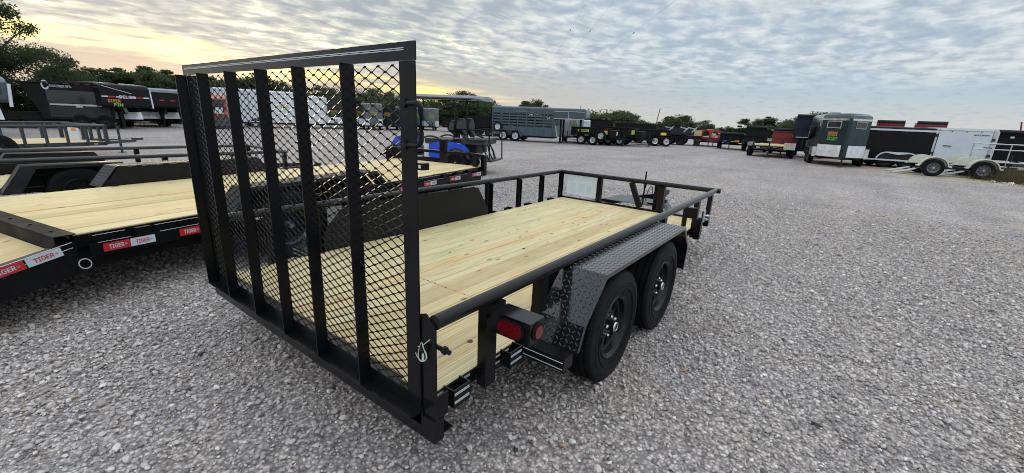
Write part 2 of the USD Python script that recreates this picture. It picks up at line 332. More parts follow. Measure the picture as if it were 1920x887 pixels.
# foliage
def leaf(name, a, b):
    mat(name, {'g': ('geometry', {}), 'r': ('rgb_ramp', dict(ramp=[(0.0, a), (1.0, b)])), 'd': ('diffuse_bsdf', {}), 't': ('translucent_bsdf', {}), 'm': ('mix_closure', dict(fac=0.45))},
        [('g.random_per_island', 'r.fac'), ('r.color', 'd.color'), ('r.color', 't.color'), ('d.BSDF', 'm.closure1'), ('t.BSDF', 'm.closure2')], 'm.closure')
leaf('leaf_dark', (0.060, 0.080, 0.042), (0.125, 0.145, 0.07))
leaf('leaf_mid', (0.075, 0.098, 0.05), (0.14, 0.16, 0.08))
leaf('leaf_light', (0.09, 0.112, 0.055), (0.16, 0.175, 0.085))
leaf('dry_grass', (0.10, 0.085, 0.05), (0.24, 0.20, 0.12))
paint('bark', (0.07, 0.055, 0.045), 0.9, var=0.3, scale=12, bump=0.5, bscale=30)

# ------------------------------------------------------------------ ground
def gravel_color_nodes(vec):
    return {}
mat('gravel_ground', {
    'g': ('geometry', {}), 'v': ('voronoi_texture', dict(scale=46.0, randomness=1.0)), 'v2': ('voronoi_texture', dict(scale=27.0, randomness=1.0)),
    'c': ('separate_color', {}), 'c2': ('separate_color', {}),
    'r': ('rgb_ramp', dict(ramp=[(0.0, (0.269, 0.237, 0.228)), (0.25, (0.421, 0.368, 0.350)), (0.6, (0.538, 0.476, 0.446)), (0.9, (0.677, 0.598, 0.553)), (1.0, (0.744, 0.727, 0.659))])),
    'r2': ('rgb_ramp', dict(ramp=[(0.0, (0.80, 0.79, 0.80)), (0.6, (1.0, 1.0, 1.0)), (1.0, (1.16, 1.13, 1.10))])),
    'm': ('mix_color', dict(blend_type='multiply', fac=1.0)),
    'ed': ('map_range', dict(range_type='smoothstep', from_min=0.25, from_max=0.62, to_min=1.0, to_max=0.5)), 'me': ('vector_math', dict(math_type='scale')),
    'nl': ('noise_texture', dict(scale=0.45, detail=6.0, roughness=0.62)), 'rl': ('map_range', dict(from_min=0.3, from_max=0.7, to_min=0.80, to_max=1.14)), 'ml': ('vector_math', dict(math_type='scale')),
    'nf': ('noise_texture', dict(scale=7.0, detail=5.0, roughness=0.75)), 'rf': ('map_range', dict(from_min=0.3, from_max=0.7, to_min=0.82, to_max=1.16)), 'mf': ('vector_math', dict(math_type='scale')),
    'mtk': ('mapping', dict(rotation=(0, 0, 0.9), scale=(0.09, 0.85, 1.0))), 'ntk': ('noise_texture', dict(scale=1.0, detail=4.0, roughness=0.55)), 'rtk': ('map_range', dict(from_min=0.32, from_max=0.62, to_min=0.86, to_max=1.06)), 'mtk2': ('vector_math', dict(math_type='scale')), 'nt': ('noise_texture', dict(scale=1.1, detail=4.0)), 'rt': ('rgb_ramp', dict(ramp=[(0.35, (0.96, 0.97, 1.03)), (0.65, (1.05, 1.0, 0.95))])), 'mt': ('mix_color', dict(blend_type='multiply', fac=1.0)),
    'b': ('bump', dict(strength=0.9, distance=0.014, invert=True)), 'p': ('principled_bsdf', dict(roughness=0.75, specular_ior_level=0.3))},
    [('g.position', 'v.vector'), ('g.position', 'v2.vector'), ('g.position', 'nl.vector'), ('g.position', 'nt.vector'), ('g.position', 'nf.vector'), ('v.color', 'c.color'), ('v2.color', 'c2.color'), ('c.r', 'r.fac'), ('c2.g', 'r2.fac'), ('r.color', 'm.a'), ('r2.color', 'm.b'),
     ('v.distance', 'ed.value'), ('m.result', 'me.vector1'), ('ed.result', 'me.scale'), ('nl.fac', 'rl.value'), ('me.vector', 'ml.vector1'), ('rl.result', 'ml.scale'),
     ('nf.fac', 'rf.value'), ('ml.vector', 'mf.vector1'), ('rf.result', 'mf.scale'), ('g.position', 'mtk.vector'), ('mtk.vector', 'ntk.vector'), ('ntk.fac', 'rtk.value'), ('mf.vector', 'mtk2.vector1'), ('rtk.result', 'mtk2.scale'), ('nt.fac', 'rt.fac'), ('mtk2.vector', 'mt.a'), ('rt.color', 'mt.b'),
     ('mt.result', 'p.base_color'), ('v.distance', 'b.height'), ('b.normal', 'p.normal')])
def stone_mat(name, lo, hi):
    mat(name, {'oi': ('object_info', {}), 'r': ('rgb_ramp', dict(ramp=[(0.0, lo), (0.55, tuple((np.array(lo) * .45 + np.array(hi) * .55))), (1.0, hi)])), 'g': ('geometry', {}),
               'n': ('noise_texture', dict(scale=90.0, detail=4.0, roughness=0.65)), 'm': ('map_range', dict(from_min=0.3, from_max=0.7, to_min=0.78, to_max=1.2)), 's': ('vector_math', dict(math_type='scale')),
               'p': ('principled_bsdf', dict(roughness=0.62, specular_ior_level=0.35))},
        [('oi.random', 'r.fac'), ('g.position', 'n.vector'), ('n.fac', 'm.value'), ('r.color', 's.vector1'), ('m.result', 's.scale'), ('s.vector', 'p.base_color')])
stone_mat('stone_grey', (0.283, 0.254, 0.245), (0.547, 0.491, 0.459))
stone_mat('stone_pink', (0.314, 0.262, 0.245), (0.527, 0.446, 0.403))
stone_mat('stone_pale', (0.445, 0.403, 0.369), (0.690, 0.646, 0.582))
stone_mat('stone_dark', (0.171, 0.154, 0.153), (0.324, 0.290, 0.283))
stone_mat('stone_tan', (0.236, 0.160, 0.102), (0.414, 0.320, 0.231))
g = M()
_ring = [0, 8, 20, 45, 100, 250, 600, 2500]; _na = 48; pts = [(0, 0, 0)]; fc = []
for r_ in _ring[1:]:
    pts += [(r_ * math.cos(2 * math.pi * i / _na), r_ * math.sin(2 * math.pi * i / _na), 0) for i in range(_na)]
for i in range(_na): fc.append([0, 1 + i, 1 + (i + 1) % _na])
for k in range(len(_ring) - 2):
    for i in range(_na):
        a, b = 1 + k * _na + i, 1 + k * _na + (i + 1) % _na; fc += [[a, a + _na, b + _na], [a, b + _na, b]]
obj('gravel_yard', (np.array(pts, float), np.array(fc)), 'gravel_ground', kind='structure')

rng = np.random.default_rng(7)
def stone_mesh(seed, flat):
    t = trimesh.creation.icosphere(1); r0 = np.random.default_rng(seed); v = np.array(t.vertices)
    for _ in range(7):                                   # planes chop the ball into a crushed stone
        d = r0.normal(size=3); d /= np.linalg.norm(d); h = r0.uniform(0.35, 0.8); q = v @ d; v = v - np.maximum(q - h, 0)[:, None] * d
    v *= V(1.0, r0.uniform(.62, .95), flat); return v, np.array(t.faces)
UsdGeom.Scope.Define(stage, '/World/Looks')
def scatter_gravel():
    p = '/World/gravel_stones'; pi = UsdGeom.PointInstancer.Define(stage, p); data(pi.GetPrim(), label='loose grey crushed stones covering the yard near the black trailer', category='gravel', kind='stuff')
    mats = ['stone_grey', 'stone_grey', 'stone_pink', 'stone_pale', 'stone_dark', 'stone_grey', 'stone_tan', 'stone_dark', 'stone_grey', 'stone_pink']
    w = np.array([.15, .15, .12, .13, .11, .12, .02, .04, .1, .06]); w /= w.sum()
    for i, m in enumerate(mats):
        q = f'{p}/stone_{i:03d}' if i else f'{p}/stone'
        usdkit.mesh(stage, q, stone_mesh(40 + i, rng.uniform(.45, .75)), '/World/Looks/' + m)
        pi.GetPrototypesRel().AddTarget(q)
    R, half = 11.5, math.radians(68)
    n = 470000
    d = 0.9 + (R - 0.9) * rng.random(n) ** 0.72; a = YAW + rng.uniform(-half, half, n)
    keep = rng.random(n) < np.minimum(1, 0.75 * d / 4.2) * np.where(d < 5, 1, np.clip((R - d) / 5.0, 0, 1))
    d, a = d[keep], a[keep]; x, y = CAM[0] + d * np.cos(a), CAM[1] + d * np.sin(a)
    # stay inside the frame with a margin
    P = np.stack([x, y, np.zeros_like(x)], 1) - CAM; z = P @ _f; px, py = FPX * (P @ _r) / z, -FPX * (P @ _u) / z
    ok = (z > 0.2) & (np.abs(px) < 1250) & (py < 760); x, y = x[ok], y[ok]; d = d[ok]
    k = len(x); s = np.exp(rng.normal(math.log(0.0084), 0.38, k)); s = np.clip(s, .004, .024) * (1 + 0.03 * d)
    z = s * rng.uniform(0.15, 0.85, k)
    ax = rng.normal(size=(k, 3)) * [.35, .35, 0] + [0, 0, 1]
    yaw = rng.uniform(0, 2 * np.pi, k); tilt = rng.normal(0, .35, k); td = rng.uniform(0, 2 * np.pi, k)
    qy = np.stack([np.cos(yaw / 2), 0 * yaw, 0 * yaw, np.sin(yaw / 2)], 1); qt = np.stack([np.cos(tilt / 2), np.sin(tilt / 2) * np.cos(td), np.sin(tilt / 2) * np.sin(td), 0 * td], 1)
    w0, x0, y0, z0 = qt.T; w1, x1, y1, z1 = qy.T
    Q = np.stack([w0 * w1 - x0 * x1 - y0 * y1 - z0 * z1, w0 * x1 + x0 * w1 + y0 * z1 - z0 * y1, w0 * y1 - x0 * z1 + y0 * w1 + z0 * x1, w0 * z1 + x0 * y1 - y0 * x1 + z0 * w1], 1)
    pi.CreatePositionsAttr(Vt.Vec3fArray.FromNumpy(np.stack([x, y, z], 1).astype(np.float32)))
    pi.CreateScalesAttr(Vt.Vec3fArray.FromNumpy(np.repeat(s[:, None], 3, 1).astype(np.float32)))
    pi.CreateOrientationsAttr(Vt.QuathArray([Gf.Quath(float(q[0]), float(q[1]), float(q[2]), float(q[3])) for q in Q]))
    pi.CreateProtoIndicesAttr(Vt.IntArray.FromNumpy(rng.choice(len(mats), k, p=w).astype(np.int32)))
    print('stones', k)
scatter_gravel()

# ------------------------------------------------------------------ wheels
def wheel(parent, c, R, w, side, rim_r, rimmat='rim_black', detail=2, name='wheel', yaw=None):
    """c = centre of the tyre; side = +1 when the outer face looks along +y, -1 along -y"""
    p = group_of(parent, name); n = 48 if detail > 1 else 24; cx, cy, cz = c; h = w / 2
    if yaw is not None: UsdGeom.Xform(stage.GetPrimAtPath(p)).AddTranslateOp().Set(Gf.Vec3d(cx, cy, cz)); UsdGeom.Xform(stage.GetPrimAtPath(p)).AddRotateZOp().Set(yaw); cx = cy = cz = 0.0
    m = M(); sw = rim_r + 0.012
    prof = [(sw - .014, -h * .80), (sw, -h * .86), (sw + (R - sw) * .35, -h * .99), (sw + (R - sw) * .62, -h * 1.0), (R * .955, -h * .93), (R * .985, -h * .84)]
    if detail > 1:
        for a in (-.62, -.22, .22, .62):
            prof += [(R, h * (a - .055)), (R - .008, h * (a - .04)), (R - .008, h * (a + .04)), (R, h * (a + .055))]
    else: prof += [(R, -h * .7), (R, h * .7)]
    prof += [(R * .985, h * .84), (R * .955, h * .93), (sw + (R - sw) * .62, h), (sw + (R - sw) * .35, h * .99), (sw, h * .86), (sw - .014, h * .80)]
    m.lathe(prof, (cx, cy, cz), 'y', n)
    if detail > 1:
        for k in range(72):                                   # shoulder blocks and sidewall ribs
            a = 2 * math.pi * k / 72; ca, sa = math.cos(a), math.sin(a)
            for s in (-1, 1):
                pts = []
                for (rr, yy) in ((R * .955, .945), (R * .992, .84), (R * 1.003, .70)):
                    for dd in (-.011, .011): pts.append((cx + rr * ca - dd * sa, cy + s * h * yy, cz + rr * sa + dd * ca))
                m.add(np.array(pts), np.array([[0, 1, 3, 2], [2, 3, 5, 4]]))
        for rr in (sw + .035, sw + .075): m.lathe([(rr, side * h * .985), (rr + .004, side * (h + .003)), (rr + .008, side * h * .985)] if side > 0 else [(rr + .008, -h * .985), (rr + .004, -(h + .003)), (rr, -h * .985)], (cx, cy, cz), 'y', n)
    obj('tyre', m, 'rubber', p, smooth=40)
    r = M(); s = side
    def lt(pr): r.lathe([(a, b * s) for a, b in (pr if s > 0 else pr[::-1])], (cx, cy, cz), 'y', n)
    lt([(rim_r * .78, h * .33), (rim_r * .86, h * .42), (rim_r * .90, h * .72), (rim_r * .965, h * .80), (rim_r * 1.01, h * .90), (rim_r * 1.03, h * .84), (rim_r * 1.0, h * .70), (rim_r * .95, -h * .8)])
    # disc with holes
    if detail > 0:
        disc = sg.Point(0, 0).buffer(rim_r * .83, 24); nh = 10 if detail > 1 else 8
        for k in range(nh):
            a = 2 * math.pi * (k + .5) / nh; e = sg.Point(0, 0).buffer(1, 8); import shapely.affinity as af
            disc = disc.difference(af.translate(af.rotate(af.scale(e, rim_r * .10, rim_r * .145), math.degrees(a) - 90 + 90 - 90), rim_r * .60 * math.cos(a), rim_r * .60 * math.sin(a)))
        y0 = cy + s * h * .34
        r.prism(disc, y0 - .004, y0 + .004, 'y'); r.v[-1] = r.v[-1] + V(cx, 0, cz)
        r.lathe([(rim_r * .42, s * h * .34), (rim_r * .38, s * h * .46), (0, s * h * .46)] if s > 0 else [(0, s * h * .46), (rim_r * .38, s * h * .46), (rim_r * .42, s * h * .34)], (cx, cy, cz), 'y', n)
    else:
        y0 = s * h * .2; r.lathe([(rim_r * .83, y0), (0, y0)] if s > 0 else [(0, y0), (rim_r * .83, y0)], (cx, cy, cz), 'y', n)
    obj('rim', r, rimmat, p, smooth=35)
    k = M(); k.cyl((cx, cy + s * h * .1, cz), rim_r * .72, h * .12, 'y', 18); obj('brake_drum', k, 'dark_void', p) if detail > 0 else None
    hb = M(); hr = rim_r * .17
    pr = [(hr * 1.15, h * .3), (hr * 1.15, h * .42), (hr, h * .5), (hr, h * .86), (hr * .9, h * .93), (hr * .62, h * .95), (0, h * .93)]
    hb.lathe([(a, b * s) for a, b in (pr if s > 0 else pr[::-1])], (cx, cy, cz), 'y', 20)
    if detail > 1:
        obj('hub_cap', hb, 'black_satin', p, smooth=35)
        ring = M(); pr = [(hr * .60, h * .952), (hr * .66, h * .972), (hr * .90, h * .962), (hr * .98, h * .90)]
        ring.lathe([(a, b * s) for a, b in (pr[::-1] if s > 0 else pr)], (cx, cy, cz), 'y', 24); obj('hub_ring', ring, 'chrome', p, smooth=40)
        for j in range(5):
            a = 2 * math.pi * j / 5 + .4; q = M(); q.lathe([(.012, s * h * .45), (.012, s * h * .62), (.007, s * h * .70), (0, s * h * .71)] if s > 0 else [(0, s * h * .71), (.007, s * h * .70), (.012, s * h * .62), (.012, s * h * .45)], (cx + math.cos(a) * rim_r * .31, cy, cz + math.sin(a) * rim_r * .31), 'y', 6)
            obj('lug_nut', q, 'chrome', p)
    elif detail > 0: obj('hub_cap', hb, 'zinc', p, smooth=35)
    return p

# ------------------------------------------------------------------ the black utility trailer in front
W, L, DZ, HZ = 2.246, 4.713, 0.402, 0.79
tr = thing('utility_trailer', 'nearest black tandem axle utility trailer, pine deck, tall mesh ramp gate raised', 'trailer')
BP = 'black_paint'
def tp(name, mb, mat=BP, parent=tr, smooth=False, **k): return obj(name, mb, mat, parent, smooth, **k)
# frame
for y0, y1 in ((.078, .130), (W - .130, W - .078)):
    tp('frame_rail', M().box(.02, L, y0, y1, .332, .398, .004))
for x in np.linspace(.45, L - .35, 8): tp('crossmember', M().box(x - .025, x + .025, .13, W - .13, .325, .381))
tp('front_crossmember', M().box(L - .045, L + .004, .06, W - .06, .33, .425, .004))
# ridges on the frame channel, their bright glint painted white, between posts and pockets
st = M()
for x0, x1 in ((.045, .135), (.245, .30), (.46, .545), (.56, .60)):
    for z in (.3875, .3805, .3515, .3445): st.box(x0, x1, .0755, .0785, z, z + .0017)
tp('frame_stripe', st, 'glint_line_white', kind='stuff')
# rear sill with its corner plates
tp('rear_sill', M().box(-.004, .05, -.010, W + .031, .244, .352, .003))
tp('rear_sill_ledge', M().box(-.002, .075, .06, W - .06, .353, .392))
for s, y in ((1, 0), (-1, W)):
    pl = M(); ya, yb = sorted((y - s * .010, y + s * .082))
    pl.prism([(ya, .353), (yb, .353), (yb, .80), ((ya + yb) / 2 + s * .01, .815), (ya + (0.0 if s < 0 else .0), .775)] if s > 0 else [(ya, .353), (yb, .353), (yb, .775), ((ya + yb) / 2 + s * .01, .815), (ya, .80)], .004, .012, 'x')
    tp('corner_plate', pl)
    pl2 = M(); pl2.box(.0125, .075, *(sorted((y - s * .0085, y - s * .002))), .3535, .46); tp('corner_flange', pl2)
    tp('corner_shelf', M().box(.0125, .11, *(sorted((y + s * .0, y + s * .07))), .255, .262))
# rails, tube with a flat seam
def pipe(p, q, r=.030, n=20): return M().tube([p, q], r, n)
for y in (0.0, W): tp('top_rail', pipe((.012, y, HZ), (L + .005, y, HZ)), 'rail_paint', smooth=50)
tp('front_rail', pipe((L + .004, -.052, HZ - .002), (L + .004, W + .03, HZ - .002)), 'rail_paint', smooth=50)
# posts: angle iron outside the frame
def angle_post(x, y, s, z0, z1, a=.075, b=.052, t=.007):
    """s=+1: stands on the right side (outer face at low y)"""
    m = M(); ya, yb = sorted((y, y + s * b)); yo = sorted((y, y + s * t))
    m.box(x, x + a, *yo, z0, z1, .0015)                       # outer flange
    m.box(x, x + t, *(sorted((y + s * (t + .0005), y + s * b))), z0, z1, .0015)   # rear flange
    m.box(x + a - t, x + a, *(sorted((y + s * (t + .0005), y + s * b))), z0, z1, .0015)
    return m
for x in (.345, .785, 2.83, 4.03): tp('side_post', angle_post(x, .020, 1, .31, HZ - .02))
for x in (2.89, 3.54, 4.09): tp('side_post', angle_post(x, W - .020, -1, .31, HZ - .02, a=.10 if x < 3 else .06))
for x in (.345, .75): tp('side_post', angle_post(x, W - .020, -1, .31, HZ - .02))
tp('corner_post', angle_post(4.645, .016, 1, .335, HZ - .02, a=.062))
tp('corner_post', angle_post(4.645, W - .016, -1, .335, HZ - .02, a=.062))
# stake pockets
def pocket(x, y, s):
    m = M(); t = .006; o = y; i = y + s * .066; m.box(x, x + .104, *(sorted((o, o + s * t))), .328, .416, .001)
    for xx in (x, x + .104 - t): m.box(xx, xx + t, *(sorted((o + s * (t + .0004), i))), .329, .415)
    return m
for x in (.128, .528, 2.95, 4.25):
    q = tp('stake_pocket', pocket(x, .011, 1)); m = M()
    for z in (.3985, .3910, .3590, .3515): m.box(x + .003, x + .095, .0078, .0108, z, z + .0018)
    obj('stripe', m, 'glint_line_white', q)  # glint on the pocket ridges painted as white strips
for x in (2.95, 3.3, 3.75, 4.35): tp('stake_pocket', pocket(x, W - .011, -1))
# deck of 11 planks
for i in range(11):
    y0 = .082 + i * .1893; r0 = np.random.default_rng(90 + i); m = M(); dz = r0.uniform(-.0012, .0012)
    m.box(.078 if i else .055, L - .046, y0 + .0025, y0 + .1893 - .0025, .370, DZ + dz * 1.6, .004)
    tp('plank', m, 'pine')
sc = M()
for i in range(11):
    for dy in (.045, .145):
        for xx in (.925, 2.4, 3.9):
            yy = .082 + i * .1893 + dy + (rng.random() - .5) * .02
            sc.cyl((xx + (rng.random() - .5) * .014, yy, DZ + .0015), .0052, .003, 'z', 8)
tp('deck_screws', sc, 'knot_dark', kind='stuff')
ck = M(); ck.box(.922, .9245, .09, W - .09, DZ + .0018, DZ + .0028); tp('chalk_line', ck, 'chalk_red')
for (x, y, a, b) in ((2.05, 1.02, .020, .012), (1.72, .55, .016, .011), (2.55, 1.34, .016, .010), (1.5, 1.42, .014, .009), (3.2, 1.28, .016, .010), (.5, .26, .018, .014), (2.75, .62, .013, .009), (.62, 1.2, .018, .009), (.42, .55, .014, .010)):
    an = np.linspace(0, 2 * np.pi, 15)[:-1]; v = np.array([[x + a * math.cos(t) * (1 + .15 * math.sin(3 * t + x)), y + b * math.sin(t), DZ + .0017] for t in an] + [[x, y, DZ + .0018]])
    tp('knot', (v, np.array([[14, k, (k + 1) % 14] for k in range(14)])), 'knot_dark')

# ramp gate
rg = group_of(tr, 'ramp_gate'); RX = 0.0; RB, RT = .366, 1.78
def rp(name, mb, mat=BP, smooth=False): return obj(name, mb, mat, rg, smooth)
rp('mesh_frame_post', M().box(-.004, .002, .070, .150, .300, 1.7215, .0015).box(.0025, .050, .144, .150, .372, 1.7215, .0015))
rp('mesh_frame_post', M().box(-.004, .002, W - .080, W - .052, .372, 1.7215, .0015).box(.0025, .060, W - .058, W - .052, .372, 1.7215, .0015))
tb = M().box(-.006, .001, .066, W - .010, 1.7225, 1.781, .003).box(.0015, .052, .150, W - .016, 1.772, 1.779, .002); rp('top_bar', tb, 'rail_paint')
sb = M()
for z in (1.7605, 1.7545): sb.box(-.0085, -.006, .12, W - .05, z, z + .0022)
rp('top_bar_rib', sb, 'glint_line_white')  # bright reflection along the bar's ribs, painted as two white lines
rp('bottom_bar', M().box(-.060, -.0045, .070, W + .04, .358, .365, .0015).box(-.004, .003, .151, W + .04, .366, .432, .0015))
rp('bottom_bar_lip', M().box(-.0035, .0025, .090, W + .01, .285, .357))
for y in (.411, .768, 1.113, 1.459, 1.839, 2.190):
    m = M().box(-.062, -.005, y, y + .0065, .3655, 1.7205, .0015).box(-.0105, -.0045, y + .007, y + .058, .3655, 1.7205, .0015)
    rp('upright', m)
# expanded metal: knuckles and slanting strands
def expanded(y0, y1, z0, z1, pw=.0800, ph=.0385):
    m = M(); nz = int((z1 - z0) / (ph / 2)) + 1; ny = int((y1 - y0) / pw) + 1; bv = []; bf = []; n = 0
    t, w = .0023, .0041
    def strand(a, b, wa, wb):
        nonlocal n
        # flat ribbon turned out of the plane, knuckles lean the other way
        d = b - a; d /= np.linalg.norm(d); side = np.cross(d, V(1, 0, 0)); side /= np.linalg.norm(side)
        if side[2] < 0: side = -side
        tl = V(.62, 0, 0); wv = side * .78 + tl; tv = np.cross(d, wv)
        for e in (a, b):
            for sw, st_ in ((-1, -1), (1, -1), (1, 1), (-1, 1)): bv.append(e + wv * sw * w / 2 + tv * st_ * t / 2)
        for q in ([0, 1, 5, 4], [1, 2, 6, 5], [2, 3, 7, 6], [3, 0, 4, 7]): bf.append([n + k for k in q])
        n += 8
    kw = .0062
    for j in range(nz + 1):
        z = z0 + j * ph / 2; off = pw / 2 * (j % 2)
        for i in range(-1, ny + 1):
            y = y0 + off + i * pw; c = V(0, y, z)
            if y - kw > y0 and y + kw < y1 and z < z1:
                # knuckle
                for sx, hz in ((-1, -.0052), (-1, .0052)):
                    pass
                lean = V(.0032, 0, 0)
                kv = [c + V(0, -kw, -.0034) - lean, c + V(0, kw, -.0034) - lean, c + V(0, kw, .0034) + lean, c + V(0, -kw, .0034) + lean]
                off_t = V(.0013, 0, -.0010); kk = [p - off_t for p in kv] + [p + off_t for p in kv]
                bv.extend(kk); bf.extend([[n + a for a in q] for q in ([0, 1, 2, 3], [7, 6, 5, 4], [0, 4, 5, 1], [2, 6, 7, 3], [1, 5, 6, 2], [3, 7, 4, 0])]); n += 8
            for s in (-1, 1):
                a = c + V(0, s * kw * .9, .0016); b = V(0, y + s * (pw / 2 - kw * .9), z + ph / 2 - .0016)
                lo, hi = min(a[1], b[1]), max(a[1], b[1])
                if lo < y0 or hi > y1 or b[2] > z1: continue
                strand(a, b, 1, 1)
    m.add(np.array(bv), np.array(bf)); return m
rp('expanded_mesh', expanded(.151, W - .082, .42, 1.724))
h = M(); hy = .038; pts = [(.0, .135, 1.585), (-.006, .075, 1.588)] + [(-.008, hy + .022 + .022 * math.sin(t), 1.566 + .022 * math.cos(t)) for t in np.linspace(0, -math.pi / 2, 6)] + [(-.008, hy + .022 + .022 * math.sin(t), 1.470 + .022 * math.cos(t)) for t in np.linspace(-math.pi / 2, -math.pi, 6)] + [(-.006, .075, 1.448), (.0, .135, 1.445)]
h.tube(pts, .0095, 10); rp('handle', h, smooth=50)
for z in (1.587, 1.447): rp('handle_weld', M().cyl((-.006, .128, z), .017, .012, 'x', 10), 'black_satin')
lt = M(); lt.box(-.003, .030, .042, .0695, 1.364, 1.388, .002); rp('latch_lug', lt); rp('latch_hole', M().box(-.0055, -.0035, .047, .058, 1.371, 1.382), 'offwhite_panel')

# gate pin, wire loop and tag on the right corner plate
gp = M(); gp.cyl((.035, -.020, .672), .010, .075, 'y', 10); gp.cyl((.035, -.030, .672), .017, .016, 'y', 6); gp.cyl((-.006, .045, .668), .015, .02, 'x', 8); tp('gate_pin', gp, 'black_satin', smooth=40)
wl = M(); t = np.linspace(0, 2 * np.pi, 26)
wl.tube(np.stack([-.012 + .006 * np.sin(2 * t), .048 + .020 * np.cos(t), .655 + .042 * np.sin(t)], 1), .0018, 6); t = np.linspace(0, 1, 10)
wl.tube(np.stack([-.012 + .05 * t, .040 - .06 * t, .690 + .035 * np.sin(t * 2.2)], 1), .0016, 6); wl.tube(np.stack([-.014 + 0 * t, .052 + .034 * np.cos(t * 5 + 1), .648 + .030 * np.sin(t * 5 + 1)], 1), .0015, 6)
tp('wire_loop', wl, 'cable', smooth=60); tp('pin_tag', M().box(-.012, -.009, .040, .050, .615, .655), 'cable')

# tail light box on the right, with its twin on the left
def light_box(s, y):
    p = group_of(tr, 'light_box'); ya, yb = y - s * .028, y - s * .228
    b = M(); lo, hi = sorted((ya, yb)); b.box(.330, .436, lo, hi, .633, .735, .004); obj('housing', b, 'rail_paint', p)
    b = M(); b.box(.3245, .3295, *(sorted((y - s * .036, y - s * .216))), .640, .728, .002)
    def oval(x0, x1, gr, grz):
        a, c = sorted((y - s * (.075 - gr), y - s * (.180 + gr))); zc = .683; rz = .030 + grz
        o = [(c - rz + rz * math.cos(t), zc + rz * math.sin(t)) for t in np.linspace(-math.pi / 2, math.pi / 2, 10)] + [(a + rz + rz * math.cos(t), zc + rz * math.sin(t)) for t in np.linspace(math.pi / 2, 3 * math.pi / 2, 10)]
        return M().prism(o, x0, x1, 'x')
    obj('gasket', oval(.3195, .3240, .022, .010), 'rubber', p); obj('oval_lamp', oval(.3155, .3190, .012, .002), 'lens_red', p)
    g2 = M(); ye = yb - s * .004; g2.cyl((.383, ye, .684), .040, .007, 'y', 20); obj('round_gasket', g2, 'rubber', p)
    g3 = M(); g3.cyl((.383, ye - s * .005, .684), .029, .006, 'y', 20); obj('round_lamp', g3, 'lens_red', p)
    b = M(); b.box(.345, .42, *(sorted((y - s * .0275, y + s * .019))), .70, .756, .002); obj('bracket', b, BP, p)
light_box(1, 0.0); light_box(-1, W)

# fenders of tread plate
def fender(s, y, x0=0.0):
    prof = [(.742, .418), (.795, .548), (1.015, .768), (2.495, .768), (2.677, .575), (2.650, .365)]
    ya, yb = sorted((y - s * .242, y + s * .022)); f = M(); th = .006
    inn = [(p[0] + dx, p[1] - dz) for p, (dx, dz) in zip(prof, ((th, 0), (th * .9, th * .6), (th * .4, th), (-th * .4, th), (-th, th * .3), (-th, 0)))]
    f.prism(prof + inn[::-1], ya, yb, 'y')
    lip = [(p[0], p[1]) for p in prof]; c = .026
    li = [(prof[0][0] + c, prof[0][1]), (prof[1][0] + c * .9, prof[1][1] - c * .45), (prof[2][0] + c * .4, prof[2][1] - c), (prof[3][0] - c * .4, prof[3][1] - c), (prof[4][0] - c, prof[4][1] - c * .3), (prof[5][0] - c, prof[5][1])]
    yo = y - s * .242; f.prism(lip + li[::-1], *(sorted((yo - s * .006, yo - s * .0005))), 'y')
    p = tp('fender', f, 'black_tread_paint')
    # raised lugs
    lug = M(); cum = np.array(prof, float); base = V(0, 0, 0); lv = []; lf = []; n = 0
    for k in range(4):
        a, b = cum[k], cum[k + 1]; d = (b - a) / np.linalg.norm(b - a); nn = V(-d[1], d[0]) ; nn = nn if nn @ V(-.3, 1) > 0 or k < 2 else nn; Ls = np.linalg.norm(b - a)
        e1 = V(d[0], 0, d[1]); e3 = V(-d[1], 0, d[0]); e2 = V(0, 1, 0)
        i = 0; u = .014
        while u < Ls - .01:
            j = 0; v_ = .012 + (0.0)
            while v_ < .258:
                an = math.radians(45 if (i + j) % 2 else -45)
                dd = e1 * math.cos(an) + e2 * math.sin(an); pp = -e1 * math.sin(an) + e2 * math.cos(an)
                c0 = V(a[0], y - s * .242 + s * v_, a[1]) + e1 * u
                for (q, wd, hh) in ((-.0135, .0, 0), (-.007, .0042, 0), (.007, .0042, 0), (.0135, 0, 0)):
                    pass
                ring = [dd * -.0140, dd * -.006 + pp * .0042, dd * .006 + pp * .0042, dd * .0140, dd * .006 - pp * .0042, dd * -.006 - pp * .0042]
                top = [dd * -.0085 + e3 * .0028, dd * .0085 + e3 * .0028]
                lv += [c0 + r_ for r_ in ring] + [c0 + r_ for r_ in top]
                lf += [[n + q for q in t_] for t_ in ([0, 6, 1], [1, 6, 2], [6, 7, 2], [2, 7, 3], [3, 7, 4], [4, 7, 5], [7, 6, 5], [5, 6, 0])]; n += 8
                v_ += .0285; j += 1
            u += .0285; i += 1
    lug.add(np.array(lv), np.array(lf)[:, ::-1]); obj('tread_lugs', lug, 'black_tread_paint', p, kind='stuff')
    # inner plate between wheel and deck
    q = M(); yi = y + s * .068; q.prism([(.78, .399), (2.90, .399), (2.90, .470), (2.715, .742), (2.64, .765), (1.0, .765), (.78, .56)], *(sorted((yi, yi + s * .006))), 'y'); tp('fender_inner_panel', q, 'black_satin')
    st_ = M(); st_.box(.652, .741, *(sorted((y - s * .226, y + s * .06))), .346, .416, .003); b = tp('fender_step', st_)
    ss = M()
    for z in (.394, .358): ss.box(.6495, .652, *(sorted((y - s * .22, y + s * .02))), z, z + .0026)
    obj('stripe', ss, 'glint_line_white', b)  # glint on the step's ridges put in as white lines
fender(1, 0.0); fender(-1, W)
for xc in (1.280, 2.155):
    wheel(tr, (xc, -.133, .351), .351, .205, -1, .196); wheel(tr, (xc, W + .133, .351), .351, .205, 1, .196)
    tp('axle', M().tube([(xc, -.04, .30), (xc, W + .04, .30)], .03, 10))

